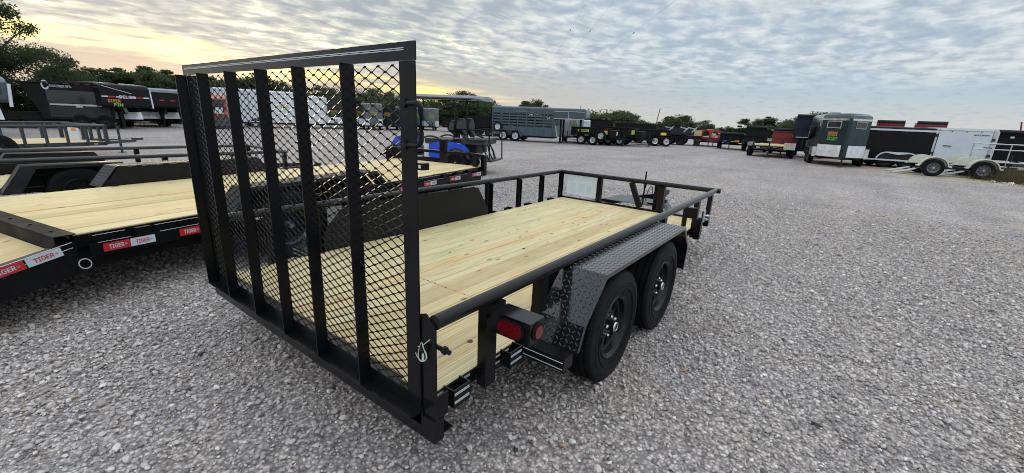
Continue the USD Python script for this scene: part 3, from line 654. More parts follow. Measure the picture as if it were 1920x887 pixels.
# spare wheel bracket on the right, outside the front posts
sb = M(); bx = 3.62
sb.box(bx, bx + .010, -.070, .075, .615, .725, .002).box(bx, bx + .010, .028, .075, .455, .6145, .002).box(bx, bx + .010, -.120, -.060, .400, .6145, .002)
sb.box(bx + .0105, bx + .07, -.120, -.112, .40, .70, .002).box(bx + .0105, bx + .07, -.05, .07, .718, .725)
tp('spare_wheel_bracket', sb)
bo = M(); bo.tube([(bx + .04, -.111, .66), (bx + .04, -.200, .66)], .009, 8); bo.cyl((bx + .04, -.165, .66), .016, .014, 'y', 6); bo.tube([(bx + .10, -.111, .61), (bx + .10, -.165, .61)], .009, 8); bo.box(bx + .03, bx + .12, -.125, -.112, .58, .70); bo.cyl((bx + .10, -.14, .61), .016, .014, 'y', 6)
tp('spare_wheel_bolts', bo, 'zinc', smooth=40)

# front end: posts, brace, tongue, jack
tp('front_post', M().box(L - .030, L + .030, 1.535, 1.602, .40, HZ - .03, .003))
tp('front_post', M().box(L - .035, L + .035, .618, .708, .355, HZ - .03, .003))
tp('front_brace', M().bar((L + .0, 1.09, HZ - .03), (L + .0, .94, .425), .07, .05, up=(1, 0, 0), c=.002))
tp('tongue', M().bar((L + .01, 1.78, .36), (6.05, 1.16, .40), .06, .09).bar((L + .01, .46, .36), (6.05, 1.08, .40), .06, .09).box(6.0, 6.30, 1.06, 1.18, .37, .45, .01), BP)
tp('tongue_plate', M().box(4.78, 5.35, .80, 1.50, .452, .458), BP)
tp('tongue_coupler', M().box(6.25, 6.5, 1.075, 1.165, .40, .47, .02).cyl((6.42, 1.12, .43), .05, .09, 'z', 14), 'dark_grey')
jk = M(); jk.tube([(5.02, .83, .10), (5.02, .83, .76)], .033, 12).box(4.93, 5.12, .74, .92, .462, .475).tube([(5.02, .83, .70), (5.02, .73, .72), (5.0, .70, .78)], .012, 8); tp('jack', jk, BP, smooth=40)
tp('safety_post', M().tube([(4.95, .985, .44), (4.95, .985, .905)], .012, 8))
wr = M(); t = np.linspace(0, 1, 14)
for k, (y, zz) in enumerate(((.80, .55), (.74, .50), (.93, .70), (1.02, .78))): wr.tube(np.stack([5.0 + .05 * np.sin(t * 4 + k), y + .06 * np.sin(t * 3 + k), .47 + (zz - .47) * np.sin(t * math.pi * .8)], 1), .006, 6)
tp('jack_wiring', wr, 'rubber', smooth=60); tp('breakaway_switch', M().box(5.03, 5.10, .68, .75, .48, .53, .01).box(5.0, 5.04, .76, .80, .50, .54), 'dark_grey')
tp('corner_gusset', M().prism([(L + .02, .60), (L + .22, .60), (L + .02, .72)], .476, .482, 'z'))

# paper hung inside the front rail
sh = M(); ny_, nz_ = 14, 8; vv = []; ff = []
for i in range(ny_ + 1):
    for j in range(nz_ + 1):
        y = 2.095 - .487 * i / ny_; z = .752 - .287 * j / nz_; vv.append((L - .036 - .006 * math.sin(i * .55 + j * .5) * (j / nz_), y, z + .004 * math.sin(i * .4)))
for i in range(ny_):
    for j in range(nz_): k = i * (nz_ + 1) + j; ff.append([k, k + 1, k + nz_ + 2, k + nz_ + 1])
ps = thing('paper_sheet', 'large pale paper in a clear sleeve hanging from the front rail of the nearest trailer', 'paper')
obj('sheet', (np.array(vv), np.array(ff)), 'paper', ps, smooth=True)
pr_ = M()
for i, (a, b, c0, c1) in enumerate(((1.68, 1.76, .52, .63), (1.79, 1.90, .51, .64), (1.93, 2.04, .50, .64))):
    for k in range(9): z = c0 + (c1 - c0) * k / 8; pr_.box(L - .0475, L - .0465, a, b, z, z + .004)
pr_.box(L - .0475, L - .0465, 1.98, 2.07, .695, .701); obj('print_line', pr_, 'paper_print', ps)
#==REST==
# ------------------------------------------------------------------ equipment trailer with pine deck, left
E1 = thing('equipment_trailer', 'long black car hauler, pine deck, red and white side decals, left of the ramp', 'trailer', (5.423, 4.46, 0), 12)
def ep(name, mb, mat='black_paint', parent=None, smooth=False, **k): return obj(name, mb, mat, parent or E1, smooth, **k)
EW, EZ = 2.157, .600
for s, y in ((1, .012), (-1, EW - .012)):
    ys = lambda a, b: sorted((y + s * a, y + s * b))
    ep('side_rail', M().box(-6.10, 0, *ys(0, .07), .50, .592, .003)); ep('rub_rail', M().box(-6.05, -.02, *ys(-.066, -.054), .425, .525, .002))
    ep('under_rail', M().box(-6.10, 0, *ys(.02, .10), .33, .499, .003))
    for x in (-5.75, -5.18, -2.62, -2.18, -1.42, -1.02, -.62):
        p = M(); p.box(x, x + .10, *ys(-.053, -.001), .43, .585); ep('stake_pocket', p)
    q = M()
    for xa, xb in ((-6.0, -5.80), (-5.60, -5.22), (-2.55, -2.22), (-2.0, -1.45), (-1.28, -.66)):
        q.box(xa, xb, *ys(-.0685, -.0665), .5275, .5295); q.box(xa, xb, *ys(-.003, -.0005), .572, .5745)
    ep('rail_edge_line', q, 'glint_line_white', kind='stuff')
def tiger(x0, w, z0, h, white, y=-.0565, ang=0.0):
    """red or pale reflective label with the word across it, on the near side"""
    d = group_of(E1, 'side_decal', 'pale reflective label with red lettering' if white else 'red reflective label with pale lettering')
    ex, ez = V(math.cos(ang), 0, math.sin(ang)), V(-math.sin(ang), 0, math.cos(ang)); o = V(x0, y, z0)
    a, b = o, o + ex * w; m = M(); q = [a, b, b + ez * h, a + ez * h]; m.loft([p - V(0, .0035, 0) for p in q], q); obj('backing', m, 'decal_white' if white else 'decal_red', d)
    t = M(); t.text('TIGER', h * .48, o + ex * w * .2 + ez * h * .26 - V(0, .0035, 0), ex, ez, .0012, w * .56); t.text('LLC', h * .2, o + ex * w * .80 + ez * h * .42 - V(0, .0035, 0), ex, ez, .0012, w * .08)
    obj('lettering', t, 'decal_red' if white else 'decal_white', d)
for x, n in ((-5.975, 2), (-5.46, 1), (-2.60, 2), (-2.0, 2), (-1.26, 2), (-.50, 2)):
    tiger(x, .165, .450, .062, False, -.0545 - .0); 
    if n > 1: tiger(x + .168, .165, .450, .062, True, -.0545)
tiger(-5.46 + .168, .165, .450, .062, True, -.0545)
for i in range(11):
    y0 = .03 + i * .1893; r0 = np.random.default_rng(190 + i); y1 = min(y0 + .1878, EW - .03)
    ep('plank', M().box(-6.095, -.05, y0 + .0030, y1 - .0015, .555, EZ + r0.uniform(-.002, .002), .004), 'pine_yellow')
for k in range(13): ep('underbody_member', M().box(-5.9 + k * .47, -5.82 + k * .47, .1, EW - .1, .46, .554))  # unseen members, beams and axles added to deepen the shade below
for y in (.62, EW - .62): ep('main_beam', M().box(-6.4, -.1, y - .05, y + .05, .20, .458))
for xc in (-4.50, -3.55): ep('axle', M().tube([(xc, 0, .37), (xc, EW, .37)], .06, 10))
ep('spare_carrier', M().box(-2.6, -1.2, .5, EW - .5, .28, .44))  # unseen box added to keep light out from beneath the deck
# plate across the break, then the sloping tail
BX = -6.10; sl = math.tan(math.radians(12))
ep('break_plate', M().box(BX - .11, BX + .012, .0, EW, .6045, .6105, .002).box(BX - .110, BX - .104, .0, EW, .49, .604), 'rubber'); ep('break_plate_bolts', (lambda m: [m.cyl((BX - .05, .2 + k * .35, .6135), .012, .006, 'z', 8) for k in range(6)] and m)(M()), 'black_satin', kind='stuff')
def tail(x, z0): return z0 - (BX - .10 - x) * sl
for i in range(11):
    y0 = .03 + i * .1893; y1 = min(y0 + .1878, EW - .03); m = M()
    a, b = BX - .115, BX - 1.6; m.loft([(a, y0 + .0016, .467), (a, y1, .467), (a, y1, .500), (a, y0 + .0016, .500)], [(b, y0 + .0016, .500 + (b - a) * sl - .033), (b, y1, .500 + (b - a) * sl - .033), (b, y1, .500 + (b - a) * sl), (b, y0 + .0016, .500 + (b - a) * sl)])
    ep('tail_plank', m, 'pine_yellow')
for y in (-.054, EW - .07):
    m = M(); a, b = BX - .02, BX - 1.65; m.loft([(a, y, .33), (a, y + .085, .33), (a, y + .085, .56), (a, y, .56)], [(b, y, .02), (b, y + .085, .02), (b, y + .085, .225), (b, y, .225)]); ep('tail_rail', m)
for k, wht in enumerate((True, False)):
    tiger(-6.375 - k * .19 + (.0 if k else .0), .185, .4465 - (k * .19 + .0) * sl, .062, wht, -.0560, math.atan(sl))
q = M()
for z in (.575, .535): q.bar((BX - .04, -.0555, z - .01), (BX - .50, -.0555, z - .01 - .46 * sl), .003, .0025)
ep('tail_line', q, 'glint_line_white', kind='stuff')
# tie ring under the rail
for x in (-6.10, -5.12):
    m = M(); t = np.linspace(0, 2 * np.pi, 22); m.tube(np.stack([x + .034 * np.cos(t), -.068 + .012 * np.sin(t), .395 + .034 * np.sin(t)], 1), .0045, 6); ep('tie_ring', m, 'zinc', smooth=60)
# drive-over fenders
for s, y in ((1, 0.0), (-1, EW)):
    prof = [(-5.10, .60), (-4.92, .822), (-3.22, .822), (-2.98, .60)]
    th = .008; inn = [(-5.09, .60), (-4.915, .814), (-3.225, .814), (-2.99, .60)]
    f = M(); ya, yb = sorted((y - s * .225, y + s * .030)); f.prism(prof + inn[::-1], ya, yb, 'y'); lip = [(-5.10, .60), (-4.92, .822), (-3.22, .822), (-2.98, .60), (-3.02, .60), (-3.24, .785), (-4.90, .785), (-5.06, .60)]
    f.prism(lip, *(sorted((y - s * .228, y - s * .2255))), 'y'); p = ep('fender', f, 'tread_matte')
    lv, lf, n = [], [], 0
    for (a, b) in ((prof[0], prof[1]), (prof[1], prof[2]), (prof[2], prof[3])):
        a, b = V(a[0], 0, a[1]), V(b[0], 0, b[1]); L_ = np.linalg.norm(b - a); e1 = (b - a) / L_; e2 = V(0, 1, 0); e3 = np.cross(e1, e2) * 1.0; e3 = e3 if e3[2] > 0 or abs(e3[2]) < .01 else -e3
        for i in range(int(L_ / .04)):
            for j in range(6):
                an = math.radians(45 if (i + j) % 2 else -45); dd = e1 * math.cos(an) + e2 * math.sin(an); pp = -e1 * math.sin(an) + e2 * math.cos(an); c0 = a + e1 * (.02 + i * .04) + V(0, y - s * .225 + s * (.02 + j * .04), 0)
                lv += [c0 + dd * -.018, c0 + pp * .005, c0 + dd * .018, c0 - pp * .005, c0 + e3 * .004]; lf += [[n, n + 4, n + 1], [n + 1, n + 4, n + 2], [n + 2, n + 4, n + 3], [n + 3, n + 4, n]]; n += 5
    m = M().add(np.array(lv), np.array(lf)); obj('tread_lugs', m, 'tread_matte', p, kind='stuff')
    q = M(); yi = y + s * .034; q.prism([(-5.06, .602), (-3.02, .602), (-3.235, .812), (-4.905, .812)], *(sorted((yi, yi + s * .006))), 'y'); ep('fender_inner_panel', q, 'black_satin')
    for xc in (-4.50, -3.55): wheel(E1, (xc, y - s * .105, .37), .37, .21, -s, .21, detail=1)
# bulkhead at the front
ep('header_post', M().box(-.045, .045, .86, 1.0, .60, 1.07, .003)); ep('header_post', M().box(-.045, .045, -.07, .02, .42, .80, .003)); ep('header_post', M().box(-.045, .045, 2.14, 2.22, .42, .80, .003))
ep('header_post', M().box(-.20, -.11, .04, .12, .60, .80, .003))
ep('header_rail', M().box(-.05, .05, .13, 2.32, .79, .845, .004)); m = M(); m.loft([(-.05, -.085, .785), (.05, -.085, .785), (.05, -.085, .825), (-.05, -.085, .825)], [(-.05, .129, .79), (.05, .129, .79), (.05, .129, .845), (-.05, .129, .845)]); ep('header_rail', m)
ep('front_beam', M().box(-.045, .05, .03, EW - .03, .40, .59, .004))
ep('tongue', M().bar((.05, .35, .42), (1.35, 1.05, .42), .07, .12).bar((.05, EW - .35, .42), (1.35, 1.11, .42), .07, .12), 'black_paint')
ep('clearance_lamp', M().box(-.16, -.13, .055, .105, .70, .73, .006), 'lens_red')
m = M(); t = np.linspace(0, 1, 10); m.tube(np.stack([-.1 + .0 * t, .02 - .03 * np.sin(t * 6), .74 - .2 * t], 1), .008, 6); ep('lamp_cable', m, 'cable', smooth=60)
ep('deck_hook', M().box(-5.02, -4.96, 2.06, 2.12, .6025, .618, .005), 'black_satin')

# ------------------------------------------------------------------ dark utility trailer behind it (two rails and fenders)
U1 = thing('utility_trailer', 'black pipe rail utility trailer parked on the far side of the decal trailer', 'trailer', (2.94, 7.30, 0), 0)
def up_(name, mb, mat='black_satin', smooth=False, **k): return obj(name, mb, mat, U1, smooth, **k)
UW, UL, UH, UD = 1.62, 4.6, .752, .40
for y in (0, UW): up_('top_rail', pipe((-UL, y, UH), (0, y, UH), .030, 14), 'grey_rail', smooth=50)
up_('front_rail', pipe((0, -.03, UH - .002), (0, UW + .03, UH - .002), .030, 14), 'grey_rail', smooth=50)
for y, s in ((0, 1), (UW, -1)):
    up_('side_frame', M().box(-UL, 0, *(sorted((y + s * .05, y + s * .10))), .32, .395))
    for x in (-.06, -.95, -1.9, -4.55): up_('side_post', angle_post(x, y + s * -.01, s, .31, UH - .02, a=.07))
for i in range(8): up_('plank', M().box(-UL, -.03, .102 + i * .177, .102 + i * .177 + .174, .365, UD, .002), 'pine')
for y, s in ((0, 1), (UW, -1)):
    prof = [(-3.62, .36), (-3.40, .705), (-2.42, .705), (-2.16, .36)]; inn = [(-3.61, .36), (-3.395, .698), (-2.425, .698), (-2.17, .36)]
    up_('fender', M().prism(prof + inn[::-1], *(sorted((y - s * .25, y + s * .02))), 'y'), 'black_satin'); up_('fender_skirt', M().prism([(-3.62, .36), (-3.40, .705), (-2.42, .705), (-2.16, .36), (-2.26, .36), (-2.46, .665), (-3.27, .665), (-3.45, .36)], *sorted((y - s * .251, y - s * .257)), 'y'), 'tread_matte'); up_('fender_inner_panel', M().prism([(-3.6, .40), (-2.18, .40), (-2.43, .697), (-3.39, .697)], *(sorted((y + s * .025, y + s * .03))), 'y'))
    wheel(U1, (-2.90, y - s * .13, .33), .33, .20, -s, .19, detail=1)
up_('tongue', M().bar((0, .3, .36), (1.1, .78, .36), .05, .08).bar((0, UW - .3, .36), (1.1, .84, .36), .05, .08)); up_('jack', M().tube([(.9, .81, .04), (.9, .81, .72)], .03, 10), smooth=50)

# ------------------------------------------------------------------ grey railed utility trailer further left
U2 = thing('utility_trailer', 'grey pipe rail utility trailer with many uprights, far left behind the black ones', 'trailer', (1.82, 15.30, 0), 17)
def u2(name, mb, mat='grey_rail', smooth=False, **k): return obj(name, mb, mat, U2, smooth, **k)
WW, LL, HH = 2.15, 5.2, .86
for y in (0, WW): u2('top_rail', pipe((-LL, y, HH), (0, y, HH), .032, 12), smooth=50)
u2('front_rail', pipe((0, -.02, HH - .002), (0, WW + .02, HH - .002), .032, 12), smooth=50)
for y, s in ((0, 1), (WW, -1)):
    u2('side_frame', M().box(-LL, 0, *(sorted((y + s * .04, y + s * .09))), .33, .43))
    for k in range(13): u2('side_post', M().box(-.05 - k * .41, .03 - k * .41 - (.03 if k else 0), *(sorted((y - s * .02, y + s * .035))), .38, HH - .02), )
u2('front_frame', M().box(-.06, .0, .1, WW - .1, .34, .43))
for k in range(5): u2('front_post', M().box(-.03, .03, .3 + k * .38, .36 + k * .38, .43, HH - .02))
for i in range(11): u2('plank', M().box(-LL, -.07, .095 + i * .178, .095 + i * .178 + .175, .395, .43, .002), 'pine')
u2('tongue', M().bar((.0, .35, .37), (1.25, 1.05, .37), .06, .09).bar((.0, WW - .35, .37), (1.25, 1.10, .37), .06, .09).box(1.2, 1.45, 1.0, 1.15, .38, .46, .02)); u2('jack', M().tube([(.85, 1.07, .03), (.85, 1.07, .80)], .032, 10).box(.78, .92, 1.0, 1.14, .02, .04), smooth=50)
u2('side_reflector', M().box(-.30, -.22, .028, .039, .36, .39), 'orange_chalk')
m = M(); t = np.linspace(0, 2 * np.pi, 20); m.tube(np.stack([.55 + .22 * np.cos(t), .95 + .12 * np.sin(t), .52 + .0 * t], 1), .008, 6); u2('safety_chain', m, 'zinc', smooth=60)
u2('ramp_bar', M().tube([(-LL + .6, .35, .80), (-2.6, -.05, .47)], .03, 10), smooth=50)
for y in (-.13, WW + .13):
    for x in (-3.0, -2.2): wheel(U2, (x, y, .34), .34, .2, -1 if y < 0 else 1, .19, detail=1)
s_ = thing('price_board', 'white price board with orange marking leaning inside the grey railed trailer', 'sign', (1.35, 15.95, .43), 17)
obj('board', M().box(0, .03, 0, .52, .0, .34, .003), 'white_paint', s_); obj('marking', M().box(-.003, -.0005, .08, .30, .25, .33), 'orange_chalk', s_)
# ------------------------------------------------------------------ trailers and machines farther off
def rig(name, label, cat, loc, rot, group=None):
    t = thing(name, label, cat, loc, rot, group)
    return t, (lambda nm, mb, m='black_satin', parent=None, smooth=False, **k: obj(nm, mb, m, parent or t, smooth, **k))
def marks(P, x, y0, y1, z0, h, top='19880', low='GX1307', face='x', flip=1):
    """chalked price marks: orange above, green below, on a face looking along -x/+x (face='x') or -y/+y (face='y')"""
    m1, m2 = M(), M(); w = abs(y1 - y0)
    if face == 'x':
        ex = (0, flip, 0); o1, o2 = (x, y0, z0 + h * .56), (x, y0, z0)
    else:
        ex = (flip, 0, 0); o1, o2 = (y0, x, z0 + h * .56), (y0, x, z0)
    m1.text(top, h * .42, o1, ex, (0, 0, 1), .004, w * .9); m2.text(low, h * .42, o2, ex, (0, 0, 1), .004, w)
    P('price_mark', m1, 'orange_chalk'); P('price_mark', m2, 'green_chalk')
def rounded(y0, y1, z0, z1, r, bottom=False):
    return [(y0, z0), (y1, z0)] + arc(y1 - r, z1 - r, r, 0, 90, 5) + arc(y0 + r, z1 - r, r, 90, 180, 5)
def running_gear(t, P, xs, w, R, rim='rim_black', tw=.2, det=1):
    for xc in xs:
        P('axle', M().tube([(xc, -w / 2, R), (xc, w / 2, R)], .04, 8), 'dark_void')
        for s in (-1, 1): wheel(t, (xc, s * (w / 2 - tw / 2), R), R, tw, s, R * .58, rim, detail=det)
def coupler(P, x0, x1, w, z=.45, jackx=None, colour='black_satin'):
    P('tongue', M().bar((x0, w * .3, z), (x1, .04, z), .06, .10).bar((x0, -w * .3, z), (x1, -.04, z), .06, .10).box(x1 - .1, x1 + .15, -.05, .05, z - .03, z + .05, .01), colour)
    jx = jackx if jackx is not None else x1 - .15
    P('jack', M().tube([(jx, 0, .08), (jx, 0, z + .42)], .035, 8).box(jx - .09, jx + .09, -.09, .09, .03, .06), 'dark_grey')

def enclosed(label, loc, rot, Lb, Wb, z0, z1, col, front='flat', guard=True, trim='zinc', gear=2, R=.34, rim='zinc', sides=True, mark=None, group=None, name='enclosed_trailer', vee=.45, fender_col='zinc'):
    t, P = rig(name, label, 'trailer', loc, rot, group); h = Wb / 2; x0, x1 = -Lb / 2, Lb / 2; r = .10
    m = M(); sec = rounded(-h, h, z0, z1, r)
    S = lambda x, k=1.0, d=0: [(x, y * k, z - (d if z > z1 - .2 else 0)) for y, z in sec]
    if front == 'flat': m.loft(S(x0), S(x1))
    else:
        m.loft(S(x0), S(x1)); m.loft(S(x1 + .001), S(x1 + vee * .65, .80 if front == 'round' else .62, .02), False); m.loft(S(x1 + vee * .65, .80 if front == 'round' else .62, .02), S(x1 + vee, .42 if front == 'round' else .05, .06), True)
    P('body', m, col)
    tr_ = M()
    for s in (-1, 1): tr_.box(x0, x1, *sorted((s * (h + .002), s * (h + .014))), z1 - r - .09, z1 - r - .01); tr_.box(x0, x1, *sorted((s * (h + .002), s * (h + .012))), z0, z0 + .07)
    P('roof_trim', tr_, trim, kind='stuff'); xf = x1 + (vee if front != 'flat' else 0)
    for x in (x0 + .012,):
        for s in (-1, 1): P('corner_trim', M().box(x - .02, x + .04, *sorted((s * (h - .01), s * (h + .016))), z0, z1 - r), trim)
    if sides:
        for s in (-1, 1):
            for k in range(1, int(Lb / 1.2)): P('panel_seam', M().box(x0 + k * 1.2, x0 + k * 1.2 + .02, *sorted((s * (h + .001), s * (h + .005))), z0 + .08, z1 - r - .1), col)
    if guard:
        gz = z0 + (z1 - z0) * .30
        if front == 'flat': P('stone_guard', M().box(x1 + .002, x1 + .012, -h + .03, h - .03, z0 + .03, gz, .004), 'guard_plate')
        else:
            k2 = .80 if front == 'round' else .62; k3 = .42 if front == 'round' else .05
            for s in (-1, 1):
                q = [(x1, s * h), (x1 + vee * .65, s * h * k2), (x1 + vee, s * h * k3)]
                for a, b in zip(q, q[1:]):
                    m = M(); A = [(a[0] + .006, a[1] + s * .006, z0 + .02), (b[0] + .008, b[1] + s * .004, z0 + .02), (b[0] + .008, b[1] + s * .004, gz), (a[0] + .006, a[1] + s * .006, gz)]
                    m.loft(A, [(p[0] + .006, p[1] + s * .004, p[2]) for p in A]); P('stone_guard', m, 'guard_plate')
    xs = [-.15 - .42, -.15 + .42] if gear == 2 else [-.1]
    running_gear(t, P, xs, Wb + (.0 if gear else .1), R, rim)
    for s in (-1, 1):
        cx = np.mean(xs); hw = R + .09 + (.42 if gear == 2 else 0)
        o = [(cx - hw, R)] + [(xs[0] + (R + .08) * math.cos(a), R + (R + .08) * math.sin(a)) for a in np.linspace(math.pi, math.pi * .5, 7)] + [(xs[-1] + (R + .08) * math.cos(a), R + (R + .08) * math.sin(a)) for a in np.linspace(math.pi * .5, 0, 7)] + [(cx + hw, R)]
        i = [(cx + hw - .06, R)] + [(xs[-1] + (R + .025) * math.cos(a), R + (R + .025) * math.sin(a)) for a in np.linspace(0, math.pi * .5, 7)] + [(xs[0] + (R + .025) * math.cos(a), R + (R + .025) * math.sin(a)) for a in np.linspace(math.pi * .5, math.pi, 7)] + [(cx - hw + .06, R)]
        if gear == 2: i = i[:8] + [(cx, R + (R + .025) * .80)] + i[8:]
        P('fender', M().prism(o + i, *sorted((s * (h + .003), s * (h + .05))), 'y'), fender_col)
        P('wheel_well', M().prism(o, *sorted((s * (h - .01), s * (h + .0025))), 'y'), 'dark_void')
    P('chassis', M().box(x0, xf, -h + .1, h - .1, z0 - .10, z0 - .003), 'black_satin')
    coupler(P, x1, x1 + 1.35, Wb, .42)
    if mark: marks(P, xf + .012 if front == 'flat' else x1 + vee * .6, -mark[1] if len(mark) > 3 else .25, -mark[1] + .001 - mark[0] if len(mark) > 3 else .25 - mark[0], mark[1] if len(mark) < 3 else mark[2], .34, face='x', flip=-1) if False else None
    return t, P

# white enclosed trailers behind the mesh
t, P = enclosed('long white enclosed trailer with a side door, seen through the ramp mesh', (14.4, 36.1, 0), 168, 5.6, 2.1, .42, 2.80, 'white_paint', guard=False, trim='white_paint', gear=2)
P('door_frame', M().box(.55, .575, 1.052, 1.066, .5, 2.45).box(1.35, 1.375, 1.052, 1.066, .5, 2.45).box(.55, 1.375, 1.052, 1.066, 2.43, 2.455), 'grey_paint'); P('door_handle', M().box(.62, .68, 1.053, 1.09, 1.35, 1.45), 'dark_grey')
m = M(); m.text('19880', .2, (-1.6, 1.056, 1.62), (-1, 0, 0), (0, 0, 1), .004, .5); P('price_mark', m, 'orange_chalk'); m = M(); m.text('GX1307', .2, (-1.6, 1.056, 1.40), (-1, 0, 0), (0, 0, 1), .004, .62); P('price_mark', m, 'green_chalk')
t, P = enclosed('white enclosed trailer with a grey stone guard, right of the long white one', (18.0, 35.3, 0), -42, 2.6, 2.1, .40, 2.58, 'white_paint', 'round', True, 'white_paint', 1, vee=.4)
m = M(); m.text('GX14', .18, (-.3, -1.056, 1.35), (1, 0, 0), (0, 0, 1), .004, .45); P('price_mark', m, 'green_chalk')
# row of dark cargo trailers, fronts towards the yard
def cargo(loc, rot, w, h, col, front, label, L_=3.4, guard=True, z0=.38, x_mark=None, trim='zinc'):
    t, P = enclosed(label, loc, rot, L_, w, z0, h, col, front, guard, trim, 1, vee=.5); hx = L_ / 2 + (.5 if front != 'flat' else 0) + .03
    if front == 'flat': a = (hx - .02, -.25)
    else: a = (L_ / 2 + .5 * .35, None)
    m1, m2 = M(), M(); xx = L_ / 2 + .02 if front == 'flat' else L_ / 2 + .53
    m1.text('19880', .16, (xx, -.30, z0 + 1.02), (0, 1, 0), (0, 0, 1), .006, .5); m2.text('GX130', .16, (xx, -.30, z0 + .82), (0, 1, 0), (0, 0, 1), .006, .55)
    P('price_mark', m1, 'orange_chalk'); P('price_mark', m2, 'green_chalk')
    return t, P
cargo((20.9, 35.6, 0), -122, 2.55, 2.38, 'dark_grey', 'flat', 'black cargo trailer with pale roof trim and silver guard, beside the white trailers', trim='white_paint')
cargo((23.0, 35.0, 0), -126, 1.7, 2.22, 'dark_grey', 'flat', 'black cargo trailer half hidden between a wider black one and a grey rounded one', trim='white_paint')
cargo((23.45, 33.8, 0), -120, 1.62, 2.28, 'grey_paint', 'round', 'grey round nosed cargo trailer with a silver guard, seen through the mesh')
cargo((25.2, 33.7, 0), -128, 1.75, 2.02, 'black_satin', 'flat', 'low black cargo trailer without guard, right of the grey round nosed one', guard=False)
cargo((27.0, 33.4, 0), -130, 1.7, 2.12, 'slate_dark', 'round', 'dark slate cargo trailer mostly behind the right post of the ramp gate', guard=False)
cargo((29.6, 34.6, 0), -132, 1.4, 2.15, 'slate_paint', 'round', 'slate cargo trailer just right of the ramp gate handle')
cargo((30.2, 33.4, 0), -126, 1.5, 2.15, 'grey_paint', 'round', 'grey cargo trailer with chrome guard standing left of the golf cart roof')
rp_ = thing('folded_ramp', 'dark folded loading ramp leaning beside the grey cargo trailer near the golf cart', 'ramp', (28.2, 31.2, 0), -45)
obj('ramp_rail', M().bar((-.55, 0, 1.15), (.55, 0, .06), .05, .10), 'dark_grey', rp_); obj('ramp_rail', M().bar((-.55, .45, 1.15), (.55, .45, .06), .05, .10), 'dark_grey', rp_)
for k in range(6): obj('ramp_rung', M().box(-.46 + k * .18, -.40 + k * .18, .03, .42, 1.03 - k * .178, 1.08 - k * .178), 'dark_grey', rp_)

